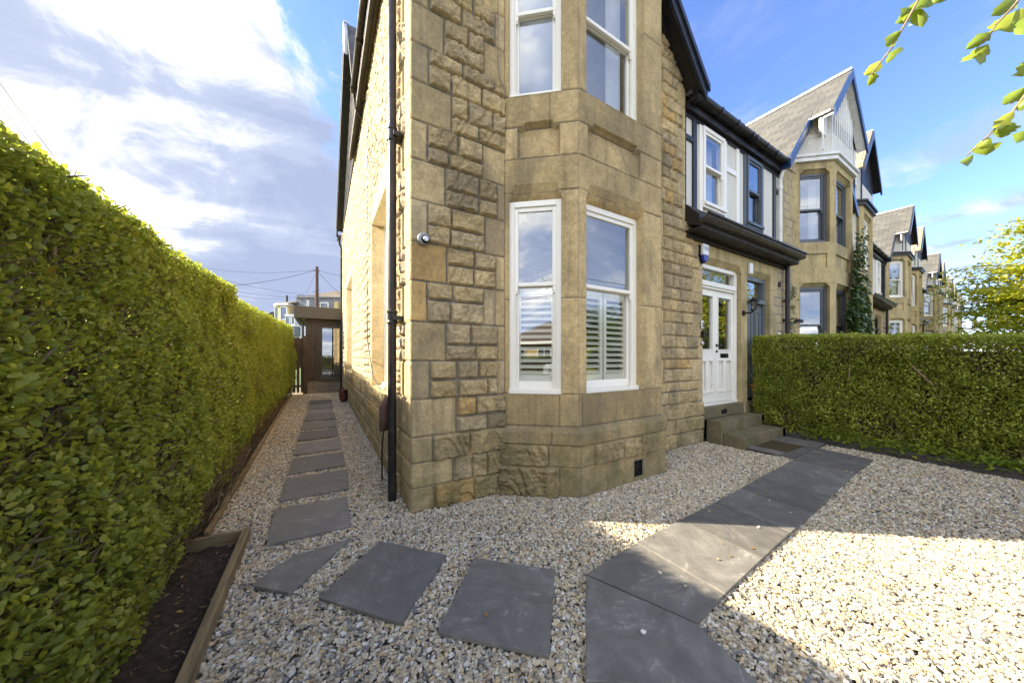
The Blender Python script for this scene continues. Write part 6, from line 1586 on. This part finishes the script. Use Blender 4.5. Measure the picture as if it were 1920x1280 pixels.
# telegraph pole and wires
def P3(x, y, d): w = rdw((x-960)/596*d, d); return (w.x, w.y, EYE-(y-668)/596*d)
pt = P3(594, 500, 30); t = empty('telegraph_pole', (pt[0], pt[1], 0)); tag(t, 'brown wooden telegraph pole rising behind the garden room', 'telegraph pole')
MB().tube([(0, 0, 0), (0, 0, pt[2])], [0.19, 0.14], 12).build('pole', M['pole'], t)
mb = MB(); mb.tube([(-0.25, 0, pt[2]-0.35), (0.25, 0, pt[2]-0.35)], 0.035, 6)
for i in range(7): mb.tube([(0.12, 0, pt[2]-2.2-i*0.35), (0.30, 0, pt[2]-2.2-i*0.35)], 0.018, 6); mb.tube([(-0.12, 0, pt[2]-2.4-i*0.35), (-0.30, 0, pt[2]-2.4-i*0.35)], 0.018, 6)
mb.build('climbing_steps', M['pipe'], t)
def wire(a, b, sag, label, r=0.014, grp='overhead wires from the telegraph pole'):
    a = Vector(a); b = Vector(b); pts = []
    for i in range(15):
        k = i/14; p = a.lerp(b, k); p.z -= sag*4*k*(1-k); pts.append(p)
    o = MB().tube(pts, r, 5).build('overhead_wire', M['wire'], None, uv=False); tag(o, label, 'wire', grp)
top = Vector(P3(594, 506, 30))
wire(top, P3(330, 492, 34), 0.6, 'topmost overhead wire running left from the telegraph pole', 0.018)
wire(top, P3(300, 540, 22), 0.5, 'second overhead wire running left from the pole, sagging towards the hedge', 0.018)
wire(P3(570, 551, 40), P3(300, 490, 20), 0.4, 'upper of the wires slanting down from the left to the slate-hung house', 0.014)
wire(P3(560, 557, 40), P3(300, 515, 20), 0.4, 'middle of the wires slanting down from the left to the slate-hung house', 0.014)
wire(P3(545, 561, 40), P3(300, 530, 20), 0.3, 'lowest of the wires slanting down from the left to the slate-hung house', 0.014)
wire(top, P3(572, 553, 40), 0.1, 'wire dropping steeply from the pole to the tiled roof on its left', 0.014)
wire(top, P3(660, 520, 30), 0.1, 'upper wire from the pole towards the stone house', 0.015)
wire(top, P3(650, 560, 32), 0.2, 'lower wire from the pole towards the stone house', 0.014)
G2 = 'overhead wires above the left hedge'
wire(P3(-190, -110, 6), P3(100, 292, 12), 0.05, 'right-hand one of the three wires crossing the sky at the left edge', 0.0075, G2)
wire(P3(-190, -60, 6), P3(80, 300, 12), 0.05, 'middle one of the three wires crossing the sky at the left edge', 0.0065, G2)
wire(P3(-190, -20, 6), P3(60, 300, 12), 0.05, 'left-hand one of the three wires crossing the sky at the left edge', 0.0065, G2)
# ------------------------------------------------------------ across the road: mirrored in the panes
for i, z in enumerate((6.2, 6.9, 7.4)):
    wire((-40, -13, z), (50, -13, z+0.3), 0.2, ['lowest', 'middle', 'topmost'][i]+' of the three street wires mirrored in the bay window', 0.02, 'street wires mirrored in the bay window')
b = empty('bungalow', (-18, -19, 0)); tag(b, 'stone-fronted bungalow across the road, seen mirrored in the bay window', 'bungalow')
MB().box(-7, 7, -8, 0, 0, 2.9).build('wall', M['render_yellow'], b)
MB().prism([(-7.5, 0.5, 2.9), (7.5, 0.5, 2.9), (3.5, -4, 5.6), (-3.5, -4, 5.6)], (0, 0, -0.1)).prism([(7.5, 0.5, 2.9), (7.5, -8.5, 2.9), (3.5, -4, 5.6)], (0, 0, -0.1)).prism([(-7.5, 0.5, 2.9), (-3.5, -4, 5.6), (-7.5, -8.5, 2.9)], (0, 0, -0.1)).build('roof', M['tile'], b)
MB().box(-7.6, 7.6, 0.45, 0.6, 2.75, 3.0).build('fascia', M['white'], b)
for x in (-5, -1.2, 3.2):
    mb = MB().box(x, x+1.9, 0.02, 0.08, 0.9, 1.0).box(x, x+1.9, 0.02, 0.08, 2.3, 2.4).box(x, x+0.1, 0.02, 0.08, 1.0, 2.3).box(x+0.9, x+1.0, 0.02, 0.08, 1.0, 2.3).box(x+1.8, x+1.9, 0.02, 0.08, 1.0, 2.3)
    W = mb.build('window', M['white'], b); MB().box(x+0.1, x+1.8, 0.02, 0.04, 1.0, 2.3).build('pane', M['glass_dark'], W, uv=False)
rs = np.random.RandomState(8); n = 15000; root = empty('hedge', (0, -14, 0)); tag(root, 'long low hedge across the road, seen mirrored in the windows', 'hedge')
p = np.stack([rs.uniform(-26, 30, n), rs.normal(0, 0.25, n), rs.rand(n)**0.7*1.5], 1)
leaves_obj('foliage', p, unit(rs.normal(0, 1, (n, 3))), np.tile([0., 0.5, 1], (n, 1)), rs.uniform(0.12, 0.22, n), rs.uniform(0.08, 0.14, n), rs.rand(n)*0.7, M['greenleaf'], root)
MB().box(-26, 30, -0.25, 0.2, 0, 1.3).build('dark_core', M['hedgecore'], root)  # added dark core behind the leaves
c = empty('parked_car', (-8.2, -11.2, -0.05)); tag(c, 'silver parked car across the road, seen mirrored low in the bay window', 'car')
prof = [(-2.1, 0.25), (-2.15, 0.7), (-1.95, 0.95), (-1.2, 1.02), (-0.55, 1.45), (0.9, 1.48), (1.65, 1.05), (2.1, 0.9), (2.15, 0.4), (2.05, 0.25)]
MB().prism([(x, -0.85, z) for x, z in prof], (0, 1.7, 0)).build('body', M['carpaint'], c, bevel=0.06, seg=3)
MB().prism([(x, -0.87, z) for x, z in [(-1.05, 1.04), (-0.52, 1.38), (0.85, 1.41), (1.4, 1.06)]], (0, 1.74, 0)).build('side_windows', M['black_pl'], c)
for x in (-1.35, 1.35):
    for y in (-0.88, 0.70):
        W = MB().lathe((x, y, 0.32), [(0.2, 0), (0.32, 0.0), (0.32, 0.18), (0.2, 0.18)], 20, (0, 1, 0)).build('wheel', M['tyre'], c); MB().lathe((x, y-0.005, 0.32), [(0.19, 0), (0.19, 0.19)], 14, (0, 1, 0)).build('rim', M['steel'], W)
